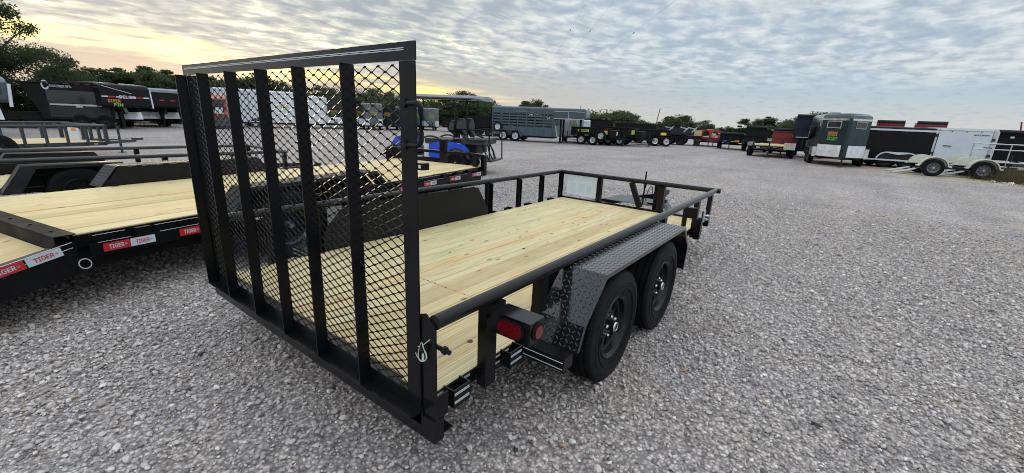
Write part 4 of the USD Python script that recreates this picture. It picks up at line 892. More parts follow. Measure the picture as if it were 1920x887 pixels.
# gooseneck stock trailers
def stock(label, loc, rot, Lb, Wb, z0, z1, col, roof, nose=2.1, nz=1.62, slat_z=(1.0, 1.75), gear=(-.45, .45), x_rear=-1.3, band=None, guard=True, slats=4, spare=False, rim='rim_black', slope=0.0, windows=0, mark=None, R=.36, leg=True, bay=.55):
    t, P = rig('stock_trailer', label, 'trailer', loc, rot); h = Wb / 2; x0, x1 = x_rear, x_rear + Lb; xn = x1 + nose
    for s in (-1, 1):
        y = sorted((s * (h - .03), s * h)); P('lower_panel', M().box(x0, x1, *y, z0, slat_z[0]), col)
        P('top_panel', M().box(x0, x1, *y, slat_z[1] + .08, z1 - .12), col)
        n = slats + 1; gp = (slat_z[1] + .08 - slat_z[0]) / (slats + .5)
        for k in range(slats): P('slat', M().box(x0 + .02, x1 - .02, *sorted((s * (h - .025), s * (h - .005))), slat_z[0] + gp * (k + .5), slat_z[0] + gp * (k + .5) + gp * .52), col)
        for k in range(int(Lb / bay) + 1): P('side_post', M().box(x0 + k * Lb / int(Lb / bay) - .03, x0 + k * Lb / int(Lb / bay) + .03, *sorted((s * (h - .04), s * (h + .022))), z0, z1 - .12), col)
    P('floor', M().box(x0, x1, -h + .03, h - .03, z0, z0 + .06), 'dark_grey'); P('rear_gate', M().box(x0 - .03, x0 + .02, -h, h, z0, slat_z[0] + .2), col)
    m = M(); S = lambda x, zt, zz: [(x, y, zt + z) for y, z in zz]
    prof = [(-h - .01, -.14)] + arc(-h + .14, -.14, .15, 180, 90, 4) + arc(h - .14, -.14, .15, 90, 0, 4)
    m.loft(S(x0 - .04, z1 - .0, prof), S(x1, z1, prof)); m.loft(S(x1 + .001, z1, prof), S(xn - .12, z1 - slope, prof)); m.loft(S(xn - .119, z1 - slope, prof), S(xn, z1 - slope - .07, [(y * .93, z) for y, z in prof])); P('roof', m, roof)
    # nose box over the hitch
    q = [(x1 + .002, nz), (xn - .15, nz), (xn, nz + .12), (xn, z1 - slope - .22), (xn - .04, z1 - slope - .145), (x1 + .002, z1 - .142)]
    P('nose', M().prism(q, -h + .004, h - .004, 'y'), col)
    for s in (-1, 1): P('nose_trim', M().box(x1 + .05, xn - .10, *sorted((s * (h - .002), s * (h + .012))), nz + .0, nz + .04).box(x1 + .05, xn - .1, *sorted((s * (h - .002), s * (h + .012))), z1 - slope - .22, z1 - slope - .19).box(x1 + nose * .46, x1 + nose * .46 + .03, *sorted((s * (h - .002), s * (h + .011))), nz + .041, z1 - slope - .221), 'zinc')
    # slanting bulkhead under the nose
    P('bulkhead', M().prism([(x1 + .002, z0), (x1 + .30, z0), (x1 + .08, nz - .003), (x1 + .002, nz - .003)], -h + .02, h - .02, 'y'), col)
    if guard:
        gz = z0 + (nz - z0) * .62; xg = lambda z: x1 + .30 - .22 * (z - z0) / (nz - z0)
        for a, b in ((-h + .03, -.06), (.06, h - .03)):
            A = [(xg(z0) + .004, a, z0 + .02), (xg(z0) + .004, b, z0 + .02), (xg(gz) + .004, b, gz), (xg(gz) + .004, a, gz)]; P('stone_guard', M().loft(A, [(p[0] + .012, p[1], p[2]) for p in A]), 'guard_plate')
    if leg: 
        for s in ((0,) if leg == 1 else (-.5, .5)): P('jack_leg', M().box(x1 + .42, x1 + .54, s - .06, s + .06, .10, nz - .01, .01).box(x1 + .40, x1 + .56, s - .10, s + .10, .03, .09), 'black_satin')
    P('gooseneck', M().bar((xn - .45, 0, nz), (xn - .45, 0, .85), .14, .14, up=(1, 0, 0)), 'black_satin')
    running_gear(t, P, gear, Wb + .28, R, rim, .22)
    for s in (-1, 1):
        o = [(gear[0] - R - .08, R + .02), (gear[0] - R * .6, 2 * R + .05), (gear[1] + R * .6, 2 * R + .05), (gear[1] + R + .12, R - .02)]; i = [(gear[1] + R + .06, R - .02), (gear[1] + R * .5, 2 * R + .01), (gear[0] - R * .5, 2 * R + .01), (gear[0] - R - .03, R + .02)]
        P('fender', M().prism(o + i, *sorted((s * (h + .025), s * (h + .20))), 'y'), col)
    P('chassis', M().box(x0, x1, -h + .2, h - .2, z0 - .12, z0 - .002), 'black_satin')
    if spare: wheel(t, (x0 + .45, -h - .12, z0 + .52), .32, .18, -1, .19, rim, detail=1, name='spare_wheel')
    return t, P, x1, xn
# slate stock trailer, side on
t, P, x1, xn = stock('slate blue gooseneck stock trailer with slatted sides, side on beyond the yard', (24.2, 17.8, 0), -70, 4.35, 2.0, .42, 2.33, 'slate_paint', 'slate_paint', 2.2, 1.63, (1.03, 1.80), spare=True, rim='white_paint', leg=2, R=.37, bay=.62)
P('side_door', M().box(1.35, 2.15, -1.02, -1.003, .46, 1.0), 'slate_paint'); m = M(); m.box(.4, 1.2, -1.026, -1.012, 1.99, 2.10); P('name_plate', m, 'grey_paint')
P('nose_window', M().box(x1 + .12, x1 + .95, -1.014, -.998, 1.72, 2.05), 'slate_dark'); P('nose_window', M().box(x1 + 1.10, x1 + 1.95, -1.014, -.998, 1.72, 2.05), 'slate_dark')
m1, m2 = M(), M(); m1.text('168', .15, (x1 + .295, -.85, .98), (0, .6, 0), (-.15, 0, .98), .006, .6); m2.text('GX13', .15, (x1 + .33, -.85, .82), (0, .6, 0), (-.15, 0, .98), .006, .6); P('price_mark', m1, 'orange_chalk'); P('price_mark', m2, 'green_chalk')
t, P = enclosed('white fronted enclosed trailer seen under the nose of the slate stock trailer', (28.0, 14.85, 0), 195, 2.2, 1.7, .45, 1.66, 'white_paint', 'flat', False, 'white_paint', 1)
m1, m2 = M(), M(); m1.text('178', .18, (1.11, -.2, 1.40), (0, 1, 0), (0, 0, 1), .004, .5); m2.text('GX12', .18, (1.11, -.2, 1.18), (0, 1, 0), (0, 0, 1), .004, .6); P('price_mark', m1, 'orange_chalk'); P('price_mark', m2, 'green_chalk')
# black ones on the left
t, P, x1, xn = stock('black tarp topped stock trailer, white lettering on a red and white band', (5.05, 34.6, 0), -80, 3.4, 2.25, .52, 2.50, 'black_satin', 'tarp_black', 1.5, 1.20, (.95, 2.0), slats=6, slope=.08, leg=1, bay=.4)
bn = M(); bw = M()
for k in range(7): (bn if k % 2 else bw).box(xn + .004, xn + .012, -1.08 + k * .31, -1.08 + k * .31 + .28, 1.72, 1.79)
P('band_red', bn, 'decal_red', kind='stuff'); P('band_white', bw, 'decal_white', kind='stuff')
m = M(); m.text('DELCO', .15, (xn + .014, -.32, 1.69), (0, 1, 0), (0, 0, 1), .006, .74); P('lettering', m, 'white_paint')
m1, m2 = M(), M(); m1.text('STEER', .16, (xn + .012, -.85, 1.46), (0, 1, 0), (0, 0, 1), .006, .55); m2.text('PIN', .16, (xn + .012, -.62, 1.26), (0, 1, 0), (0, 0, 1), .006, .40); P('price_mark', m1, 'orange_chalk'); P('price_mark', m2, 'green_chalk')
P('tarp_rod', M().tube([(xn + .03, -1.0, 2.30), (xn + .05, .25, 1.95)], .014, 6), 'zinc'); P('tarp_arm', M().bar((xn - .05, 1.16, 2.2), (xn + .05, 1.16, 1.2), .06, .05, up=(1, 0, 0)), 'white_paint')
t, P, x1, xn = stock('black stock trailer with grey tarp top, half hidden by the ramp', (7.5, 36.6, 0), -78, 3.2, 2.25, .52, 2.42, 'black_satin', 'tarp_grey', 1.3, 1.22, (.95, 1.95), slats=6, slope=.04, leg=1, bay=.4)
bn = M(); [bn.box(xn + .004, xn + .012, -1.05 + k * .6, -.8 + k * .6, 1.66, 1.73) for k in range(4)]; P('band_red', bn, 'decal_red', kind='stuff')
t, P, x1, xn = stock('pale topped stock trailer cut off by the left edge, silver guard below', (-.95, 27.6, 0), -76, 3.4, 2.2, .62, 2.30, 'slate_dark', 'tarp_grey', 1.2, 1.30, (.95, 1.75), slats=5, slope=.05, leg=1, bay=.5)
P('window_pane', M().box(xn + .004, xn + .012, .2, .9, 1.6, 1.95), 'dark_glass'); P('tarp_arm', M().bar((xn + .05, 1.12, 2.0), (xn + .02, 1.05, 1.15), .09, .05, up=(1, 0, 0)), 'white_paint')
# black trailer with a big initial, cab shaped end towards us
t, P = rig('livestock_trailer', 'black flared trailer with a big white initial and a silver strip, far left', 'trailer', (3.9, 32.6, 0), 172)
P('body', M().prism([(-1.35, .50), (1.35, .50), (1.95, 2.25), (-1.6, 2.42)], -1.0, 1.0, 'y'), 'black_satin'); P('roof', M().prism([(-1.75, 2.425), (2.15, 2.255), (2.15, 2.30), (-1.75, 2.48)], -1.08, 1.08, 'y'), 'tarp_black')
P('window_pane', M().box(-.95, 1.1, 1.003, 1.012, 1.30, 1.95, .01), 'dark_glass'); P('silver_strip', M().box(-.95, 1.05, 1.003, 1.02, 1.20, 1.28), 'zinc'); P('lower_panel', M().box(-1.2, 1.1, 1.003, 1.015, .60, 1.17), 'dark_grey'); P('latch', M().box(-.15, .1, 1.021, 1.04, 1.12, 1.19), 'zinc')
m = M(); m.text('C', .42, (1.20, 1.014, 1.98), (-1, 0, 0), (0, 0, 1), .006, .26); P('lettering', m, 'white_paint'); m = M(); m.text('ROSS CREEK MFG.', .11, (.92, 1.014, 2.10), (-1, 0, 0), (0, 0, 1), .006, .8); P('lettering', m, 'decal_white')
bn = M(); [bn.box(-.6 + k * .4, -.4 + k * .4, 1.003, 1.012, 2.29 - .0, 2.33) for k in range(5)]; P('band_red', bn, 'decal_red', kind='stuff')
P('tarp_arm', M().bar((-.75, 1.05, 2.36), (-1.35, 1.05, 2.05), .07, .05, up=(0, 1, 0)).bar((-1.35, 1.05, 2.05), (-1.42, 1.05, 1.35), .07, .05, up=(0, 1, 0)), 'offwhite_panel')
P('rear_boom', M().bar((-1.5, 1.04, 2.3), (-1.9, 1.04, .9), .14, .12, up=(0, 1, 0)), 'grey_paint'); running_gear(t, P, (-.9, 0.0), 2.1, .38); P('chassis', M().box(-1.6, 2.6, -.7, .7, .36, .498), 'black_satin'); coupler(P, 1.5, 3.1, 1.8, .5); P('landing_leg', M().box(-1.75, -1.6, .85, 1.0, .04, 1.0), 'black_satin')
# low dark flat trailer in front of the hedge
t, P = rig('flatbed_trailer', 'low black flatbed standing before the hedge at far left', 'trailer', (1.9, 33.0, 0), 175)
P('deck', M().box(-1.0, 1.4, -.9, .9, .70, .82), 'black_satin'); P('beam', M().box(-1.0, 1.4, -.95, -.8, .45, .695).box(-1.0, 1.4, .8, .95, .45, .695), 'black_satin'); P('header', M().box(-.9, -.8, -.9, .9, .825, 1.0), 'dark_grey'); running_gear(t, P, (-.2, .6), 1.9, .36)

# faded red loader
t, P = rig('skid_loader', 'faded red loader with black arms, glimpsed through the mesh', 'machine', (10.9, 33.6, 0), -110)
P('body', M().prism([(-1.1, .45), (.7, .45), (.85, .95), (.5, 1.15), (.4, 2.0), (-.7, 2.25), (-1.1, 1.6)], -.55, .55, 'y'), 'red_faded')
for s in (-1, 1): P('lift_arm', M().bar((-1.0, s * .68, 2.35), (.3, s * .68, 2.05), .14, .2).bar((.3, s * .68, 2.05), (1.0, s * .68, .75), .14, .2, up=(0, 1, 0)), 'red_faded')
P('cab_window', M().box(.47, .50, -.42, .42, 1.2, 1.9), 'dark_glass'); P('cab_cage', M().box(-.6, .45, -.56, -.552, 1.25, 2.0).box(-.6, .45, .552, .56, 1.25, 2.0), 'black_satin'); P('white_plate', M().box(.861, .87, -.1, .35, 1.0, 1.4), 'white_paint')
P('bucket', M().prism([(.95, .15), (1.5, .10), (1.55, .2), (1.1, .75), (.95, .75)], -.9, .9, 'y'), 'dark_grey'); running_gear(t, P, (-.6, .5), 1.75, .42, 'dark_grey', .3)

# dump trailers
def dump(label, loc, rot, Lb, Wb, zb, hb, col='black_satin', lift=0.0, gear=(-.42, .42), R=.36, rim='rim_black', tarp=True, ribs=True, toolbox=False, spare=False, group=None, nose=1.2, front_col=None, zc=.55, posts=0):
    t, P = rig('dump_trailer', label, 'trailer', loc, rot, group); h = Wb / 2; x0, x1 = -Lb / 2, Lb / 2
    c, s_ = math.cos(lift), math.sin(lift)
    def T(m):
        for k, v in enumerate(m.v): m.v[k] = np.stack([x0 + (v[:, 0] - x0) * c - (v[:, 2] - zb) * s_, v[:, 1], zb + (v[:, 0] - x0) * s_ + (v[:, 2] - zb) * c], 1)
        return m
    B = lambda *a, **k: T(M().box(*a, **k)); fc = front_col or col
    P('bed_floor', B(x0, x1, -h, h, zb, zb + .05), col)
    for s in (-1, 1):
        P('bed_side', B(x0, x1, *sorted((s * (h - .03), s * h)), zb + .05, zb + hb), col); P('bed_rim', B(x0, x1, *sorted((s * (h - .05), s * (h + .04))), zb + hb, zb + hb + .05), col)
        if ribs:
            n = max(2, int(Lb / .45))
            for k in range(n + 1): P('side_rib', B(x0 + k * (Lb - .06) / n, x0 + k * (Lb - .06) / n + .06, *sorted((s * h, s * (h + .045))), zb, zb + hb), col)
    P('bed_front', B(x1 - .03, x1 + .001, -h, h, zb + .05, zb + hb), fc); P('bed_front_rib', B(x1 + .002, x1 + .05, -h, h, zb + hb * .45, zb + hb * .53), fc); P('bed_front_rib', B(x1 + .002, x1 + .06, -h - .02, h + .02, zb + hb - .06, zb + hb + .02), fc); P('tailgate', B(x0 - .002, x0 + .03, -h + .03, h - .03, zb + .05, zb + hb - .02), col)
    if tarp: P('tarp_roll', T(M().tube([(x1 + .06, -h - .04, zb + hb + .10), (x1 + .06, h + .04, zb + hb + .10)], .085, 10)), 'tarp_black', smooth=50); P('tarp_crank', T(M().box(x1 + .03, x1 + .09, -h - .16, -h - .045, zb + hb + .02, zb + hb + .06)), 'zinc')
    P('chassis', M().box(x0, x1 + .2, -h * .55, -h * .4, zc - .16, zc - .004).box(x0, x1 + .2, h * .4, h * .55, zc - .16, zc - .004).box(x1, x1 + .2, -h * .55, h * .55, zc - .16, zc - .002), 'black_satin')
    if lift: P('hoist', M().tube([(x0 + Lb * .45, 0, zc), (x0 + Lb * .62 * c, 0, zb + Lb * .6 * s_)], .06, 8), 'zinc')
    running_gear(t, P, gear, Wb + .36, R, rim, .21)
    for s in (-1, 1):
        P('fender', M().prism([(gear[0] - R - .10, R + .1), (gear[0] - R * .7, 2 * R + .06), (gear[1] + R * .7, 2 * R + .06), (gear[1] + R + .10, R + .1), (gear[1] + R + .06, R + .1), (gear[1] + R * .65, 2 * R + .03), (gear[0] - R * .65, 2 * R + .03), (gear[0] - R - .06, R + .1)], *sorted((s * (h + .01), s * (h + .23))), 'y'), 'black_satin')
    coupler(P, x1 + .15, x1 + nose, Wb, zc - .08, x1 + nose - .2)
    if toolbox: P('tool_box', M().box(x1 + .08, x1 + .62, -h * .8, h * .8, zc + .0, zc + .48, .02), 'black_satin')
    if spare: wheel(t, (x1 - .25, -h - .20, .66), R * .97, .2, -1, R * .56, rim, detail=1, name='spare_wheel')
    rf = M(); rw = M()
    for s in (-1, 1):
        for k in range(3): (rf if k % 2 == 0 else rw).box(x0 + .3 + k * .7, x0 + .6 + k * .7, *sorted((s * (h + .046), s * (h + .052))), zb + .02, zb + .07)
    P('reflector', rf, 'decal_red', kind='stuff'); P('reflector', rw, 'decal_white', kind='stuff')
    return t, P, x1, h
t, P, x1, h = dump('black dump trailer with yellow side label and pale spare wheel, beside the slate trailer', (26.75, 12.8, 0), -83, 2.5, 1.65, .60, .52, rim='zinc', toolbox=True, spare=True, tarp=False, R=.34)
m = M(); m.box(-.75, .05, -h - .056, -h - .047, .86, 1.02); P('yellow_label', m, 'yellow_label'); m = M(); m.text('I GAWBT', .10, (-.68, -h - .058, .89), (1, 0, 0), (0, 0, 1), .004, .66); P('lettering', m, 'dark_void')
P('price_mark', M().box(x1 - .12, x1 + .12, -h - .058, -h - .048, .88, 1.0), 'orange_chalk'); P('price_mark', M().box(x1 - .12, x1 + .12, -h - .058, -h - .048, .74, .875), 'green_chalk'); P('paper', M().box(x1 + .64, x1 + .65, -.5, -.3, .7, .95), 'white_paint')
t, P, x1, h = dump('black dump trailer tucked behind the one with the yellow label, orange and green mark', (28.6, 11.7, 0), -80, 2.5, 1.65, .60, .60, rim='zinc', toolbox=True, tarp=False, R=.34)
P('price_mark', M().box(x1 - .1, x1 + .12, -h - .058, -h - .048, .95, 1.1), 'orange_chalk'); P('price_mark', M().box(x1 - .1, x1 + .12, -h - .058, -h - .048, .80, .945), 'green_chalk')
t, P, x1, h = dump('black dump trailer with silver rimmed twin wheels at its right end, third in the row', (31.7, 10.3, 0), 118, 2.3, 1.7, .55, .58, rim='chrome', tarp=False, R=.37, gear=(-.95, -.15))
P('yellow_label', M().box(-.9, -.5, h + .047, h + .055, .80, .98), 'yellow_label')
t, P, x1, h = dump('tall black dump trailer behind the row, left of two', (32.2, 16.0, 0), -62, 3.3, 2.0, .75, .95, tarp=True, ribs=False)
P('orange_lamp', M().box(1.2, 1.3, -h - .05, -h - .01, 1.75, 1.87), 'decal_red')
dump('tall black dump trailer behind the row, nearer the leaning pole', (34.6, 12.9, 0), -62, 3.3, 2.0, .75, .75, tarp=False, ribs=False)
dump('long black side dump trailer left of the slate stock trailer, stencilled sides', (27.2, 23.2, 0), -52, 3.4, 2.0, .55, .95, tarp=True)
dump('tall black dump trailer with a pale rim standing behind the long one', (29.9, 23.0, 0), -55, 2.6, 2.0, .9, 1.25, tarp=False, ribs=False)
t, P, x1, h = dump('low black dump trailer beside the trees behind the golf cart', (29.9, 29.2, 0), -50, 2.6, 1.7, .55, .72, tarp=False)
t, P, x1, h = dump('black dump trailer with raised black bed and roller, beyond the low flatbed', (33.9, 3.55, 0), 184, 2.6, 1.15, .62, .95, tarp=True, R=.36)
t, P, x1, h = dump('bright red dump trailer bed with black roller, beyond the low flatbed', (32.8, 1.72, 0), 182, 2.6, 1.25, .68, .80, 'red_dark', tarp=True, R=.36, front_col='red_dark')
t, P, x1, h = dump('tall navy dump bed raised beside the green horse trailer', (30.9, .42, 0), 186, 2.6, 1.5, 1.18, 1.12, 'navy_paint', tarp=True, R=.38)
P('front_box', M().box(1.32, 1.42, -.62, .62, .42, 1.16), 'black_satin')
for k in range(5): P('front_rib', M().box(1.425, 1.48, -.60 + k * .28, -.54 + k * .28, .42, 1.16), 'dark_grey')
P('pale_rim', M().box(1.421, 1.50, -.66, .66, 1.165, 1.20), 'white_paint'); P('aerial', M().tube([(1.3, .78, 2.1), (1.3, .74, 2.65)], .02, 6), 'grey_paint')
P('side_window', M().box(1.481, 1.49, -.1, .06, .75, 1.05), 'grey_paint'); P('side_window', M().box(1.481, 1.49, .18, .34, .75, 1.05), 'grey_paint')
for i, (x, y, lab) in enumerate(((33.3, -3.40, 'red dump bed top showing over the black enclosed trailer, left of two'), (33.1, -5.10, 'red dump bed top showing over the white enclosed trailer, right of two'))):
    dump(lab, (x, y, 0), 176, 2.4, 1.15, 1.25, .92, 'red_paint', tarp=True, R=.38)
t, P, x1, h = dump('black dump trailer with rolled tarp at the right edge behind the pipe gate', (29.6, -7.65, 0), 172, 2.8, 1.75, .62, 1.18, 'black_satin', tarp=True, R=.38)
P('yellow_label', M().box(1.462, 1.47, .30, .52, 1.62, 1.72), 'yellow_label'); P('white_label', M().box(1.462, 1.47, -.18, -.06, 1.62, 1.70), 'white_paint'); P('red_pole', M().tube([(1.1, .1, 1.8), (1.05, .02, 2.35)], .03, 6), 'red_dark')
t, P, x1, h = dump('small black dump trailer with coloured straps at its front, left of the raised beds', (35.2, 5.3, 0), 186, 2.2, 1.5, .5, .55, tarp=True, R=.34)
P('orange_strap', M().box(1.17, 1.25, .25, .55, .55, .68, .02), 'orange_chalk'); P('green_strap', M().box(1.17, 1.25, .0, .22, .50, .62, .02), 'green_chalk'); P('blue_box', M().box(1.17, 1.27, -.5, -.28, .42, .66, .02), 'blue_paint')

# black car hauler with folded ramps
t, P = rig('car_hauler', 'black car hauler with twin dark wheels and folded silver ramps, near the plywood', 'trailer', (36.2, 9.75, 0), -80)
P('deck', M().box(-2.2, 2.0, -1.0, 1.0, .70, .80), 'black_satin'); P('side_beam', M().box(-2.2, 2.0, -1.05, -.97, .52, .795).box(-2.2, 2.0, .97, 1.05, .52, .795), 'black_satin'); running_gear(t, P, (-.45, .45), 2.3, .40)
P('fender', M().prism([(-.95, .80), (-.8, .88), (.8, .88), (.95, .80)], -1.17, -1.055, 'y'), 'black_satin')
for x in (-.3, .9, 1.5): P('folded_ramp', M().bar((x - .3, -.9, 1.05), (x + .05, -.9, 1.45), .08, .06, up=(0, 1, 0)), 'zinc'); P('ramp_bar', M().bar((x - .6, -.9, 1.42), (x + .0, -.9, 1.30), .07, .05, up=(0, 1, 0)), 'zinc')
P('stake_body', M().box(-1.7, 1.8, .9, .95, .82, 1.35), 'dark_grey'); coupler(P, 2.0, 3.0, 2.0, .5)
s_ = thing('plywood_sheet', 'upright sheet of yellow plywood standing left of the red headache rack', 'board', (36.0, 8.05, .42), -78); obj('sheet', M().box(-.28, .28, -.01, .01, 0, .82, .003), 'plywood', s_); obj('footing', M().box(-.22, .22, -.12, .12, -.42, -.003), 'dark_grey', s_)
# red headache rack trailer
t, P = rig('equipment_trailer', 'black low trailer carrying a red rack with two openings, beside the plywood', 'trailer', (37.0, 7.3, 0), 190)
g_ = sg.box(-.72, .42, .72, 1.30)
for a, b in ((-.58, -.05), (.12, .58)): g_ = g_.difference(sg.box(a, .74, b, 1.04).union(sg.Point((a + b) / 2, 1.04).buffer((b - a) / 2 * .8)))
P('rack', M().prism(g_, .70, .78, 'x'), 'red_paint'); P('rack_ledge', M().box(.785, .86, -.70, .70, .68, .73), 'red_paint'); P('deck', M().box(-2.2, .69, -.95, .95, .44, .54), 'black_satin'); P('cargo_board', M().box(.30, .34, -.05, .22, .58, 1.0), 'plywood'); P('cargo_board', M().box(.25, .3, -.3, .2, 1.25, 1.36), 'plywood')
running_gear(t, P, (-.8, .05), 1.9, .34); coupler(P, .7, 1.7, 1.5, .4); 

# low flatbed in front of the raised beds
t, P = rig('flatbed_trailer', 'low flatbed with pale deck, grey fenders and a price board, facing the yard', 'trailer', (28.6, 1.95, 0), 182)
for i in range(8): P('plank', M().box(-2.4, 1.15, -.80 + i * .2, -.605 + i * .2, .63, .69, .003), 'pine')
P('front_beam', M().box(1.16, 1.26, -.95, .95, .46, .64, .004), 'black_satin'); P('side_beam', M().box(-2.4, 1.155, -.92, -.81, .46, .64).box(-2.4, 1.155, .81, .92, .46, .64), 'black_satin')
rf, rw = M(), M()
for k, y in enumerate((-.7, -.45, .15, .4)): (rf if k % 2 else rw).box(1.262, 1.268, y, y + .2, .51, .57)
P('reflector', rf, 'decal_red', kind='stuff'); P('reflector', rw, 'decal_white', kind='stuff')
for s in (-1, 1): P('fender', M().prism([(.1, .40), (.25, .80), (1.05, .80), (1.18, .60), (1.14, .60), (1.03, .77), (.27, .77), (.14, .40)], *sorted((s * .93, s * 1.18)), 'y'), 'grey_paint')
running_gear(t, P, (-.2, .65), 2.34, .36); coupler(P, 1.2, 2.4, 1.5, .52, 2.1)
b = thing('price_board', 'white board with orange and green figures on the low flatbed', 'sign', (27.32, .98, .50), 178)
obj('board', M().box(-.01, .01, -.27, .27, 0, .36, .003), 'white_paint', b); m = M(); m.text('8180', .13, (.0125, -.22, .20), (0, 1, 0), (0, 0, 1), .004, .42); obj('figures', m, 'orange_chalk', b); m = M(); m.text('GX1254', .12, (.0125, -.24, .04), (0, 1, 0), (0, 0, 1), .004, .46); obj('figures', m, 'green_chalk', b)

# dark green horse trailer, nose to the yard
t, P = rig('horse_trailer', 'dark green horse trailer with chrome lower guard and two front windows', 'trailer', (25.95, -1.05, 0), 189)
h, z0, z1 = .93, .42, 2.34; xf, xv = 1.30, 2.15
def hsec(k): return [(-h, z0), (h, z0), (h, z1 - .2), (h * .96, z1 - .2 + .02)]
m = M(); m.prism([(-2.4, -h), (xf, -h), (xv, -.06), (xv, .06), (xf, h), (-2.4, h)], z0, z1 - .16, 'z'); P('body', m, 'green_slate')
m = M(); A = [(-2.42, -h - .01), (xf, -h - .01), (xv + .01, -.06), (xv + .01, .06), (xf, h + .01), (-2.42, h + .01)]; m.loft([(x, y, z1 - .155) for x, y in A], [(x - .04 if x > 0 else x, y * .96, z1 - .03) for x, y in A]); m.loft([(x - .041 if x > 0 else x, y * .96, z1 - .029) for x, y in A], [(x - .12 if x > 0 else x, y * .82, z1 + .06) for x, y in A]); P('roof', m, 'slate_dark')
for s in (-1, 1):
    q0, q1 = V(xf, s * h, 0), V(xv, s * .06, 0); d = (q1 - q0) / np.linalg.norm(q1 - q0); n_ = V(-d[1], d[0], 0) * (-s); n_ = n_ if n_[0] > 0 else -n_; Ln = np.linalg.norm(q1 - q0)
    def quad(a, b, za, zb_, o=.006, th=.012):
        p = [q0 + d * a * Ln + n_ * o + V(0, 0, za), q0 + d * b * Ln + n_ * o + V(0, 0, za), q0 + d * b * Ln + n_ * o + V(0, 0, zb_), q0 + d * a * Ln + n_ * o + V(0, 0, zb_)]
        return M().loft(p, [v + n_ * th for v in p])
    P('stone_guard', quad(.02, .93, z0 + .02, z0 + .56), 'guard_plate'); f_ = P('window', quad(.22, .76, 1.74, 2.06, .004), 'zinc'); obj('pane', quad(.25, .73, 1.765, 2.035, .018), 'dark_glass', f_); P('chrome_band', quad(0, 1.0, z1 - .25, z1 - .165), 'chrome')
    if s == -1:
        pass
    P('side_band', M().box(-2.4, xf, *sorted((s * (h + .002), s * (h + .012))), z1 - .25, z1 - .165), 'chrome')
    for k in range(6): P('side_slot', M().box(-2.1 + k * .55, -1.72 + k * .55, *sorted((s * (h + .002), s * (h + .01))), 1.55, 2.0), 'dark_glass')
    P('side_guard', M().box(.95, 1.33, *sorted((s * (h + .003), s * (h + .16))), z0 - .02, z0 + .42, .02), 'chrome')
    P('fender', M().prism([(-1.05, .40), (-.9, .80), (.75, .80), (.93, .45), (.89, .45), (.73, .77), (-.88, .77), (-1.01, .40)], *sorted((s * (h + .01), s * (h + .22))), 'y'), 'slate_dark')
q0, q1 = V(xf, -h, 0), V(xv, -.06, 0); d = (q1 - q0) / np.linalg.norm(q1 - q0); n_ = V(d[1], -d[0], 0); n_ = n_ if n_[0] > 0 else -n_
ex = -d if (-d)[1] > 0 else d
o = q0 + d * .40 + n_ * .02
m1, m2 = M(), M(); m1.text('I8EBDE', .17, o + V(0, 0, 1.40), ex, (0, 0, 1), .004, .44); m2.text('GX13DT', .15, o + V(0, 0, 1.19), ex, (0, 0, 1), .004, .48); P('price_mark', m1, 'orange_chalk'); P('price_mark', m2, 'green_chalk')
P('roof_vent', M().box(.2, .6, -.55, -.2, z1 + .055, z1 + .13, .01), 'slate_dark'); P('chassis', M().box(-2.4, 1.5, -.8, .8, .32, z0 - .003), 'black_satin'); running_gear(t, P, (-.45, .40), 2.24, .35); coupler(P, 1.4, 2.55, 1.5, .40, 2.25)
wheel(t, (-.6, -h - .13, 1.5), .34, .2, -1, .19, 'dark_grey', detail=1, name='spare_wheel')

# black enclosed trailer, side on, and the white one seen from behind
t, P = enclosed('black enclosed trailer with white edge trim, side on right of the horse trailer', (27.45, -3.10, 0), 104, 3.6, 2.0, .34, 1.93, 'black_paint', 'flat', False, 'white_paint', 2, .34, 'rim_black', fender_col='white_paint')
P('rear_frame', M().box(-1.86, -1.80, -1.03, -.98, .30, 1.9).box(-1.86, -1.81, .98, 1.03, .30, 1.9), 'offwhite_panel')
t, P = enclosed('white enclosed trailer showing its closed rear ramp door, behind the tow dollies', (29.1, -5.45, 0), 4, 4.4, 2.1, .48, 1.96, 'white_paint', 'flat', False, 'offwhite_panel', 2, .34)
P('door_panel', M().box(-2.23, -2.203, -.86, .86, .54, 1.84, .004), 'white_paint')
for y in (-.93, .93): P('door_post', M().box(-2.235, -2.203, y - .035, y + .035, .50, 1.90, .004), 'zinc')
P('door_header', M().box(-2.235, -2.203, -.86, .86, 1.86, 1.92), 'offwhite_panel')
for y, z in ((.93, .75), (.93, 1.55), (-.93, .75), (-.93, 1.45)): P('hinge', M().box(-2.27, -2.24, y - .05, y + .05, z, z + .12), 'dark_grey')
for y in (.62, -.70): P('door_latch', M().bar((-2.25, y, 1.18), (-2.25, y - .28, 1.16), .02, .03), 'dark_grey')
for y in (.45, -.02, -.5): P('marker_lamp', M().box(-2.245, -2.236, y - .02, y + .02, 1.80, 1.83), 'dark_void')
m = M(); m.text('HAULMARK', .06, (-2.232, -.28, 1.66), (0, -1, 0), (0, 0, 1), .003, .50); P('lettering', m, 'dark_void')
P('rear_light', M().box(-2.26, -2.204, .70, .84, .58, .64), 'dark_void')
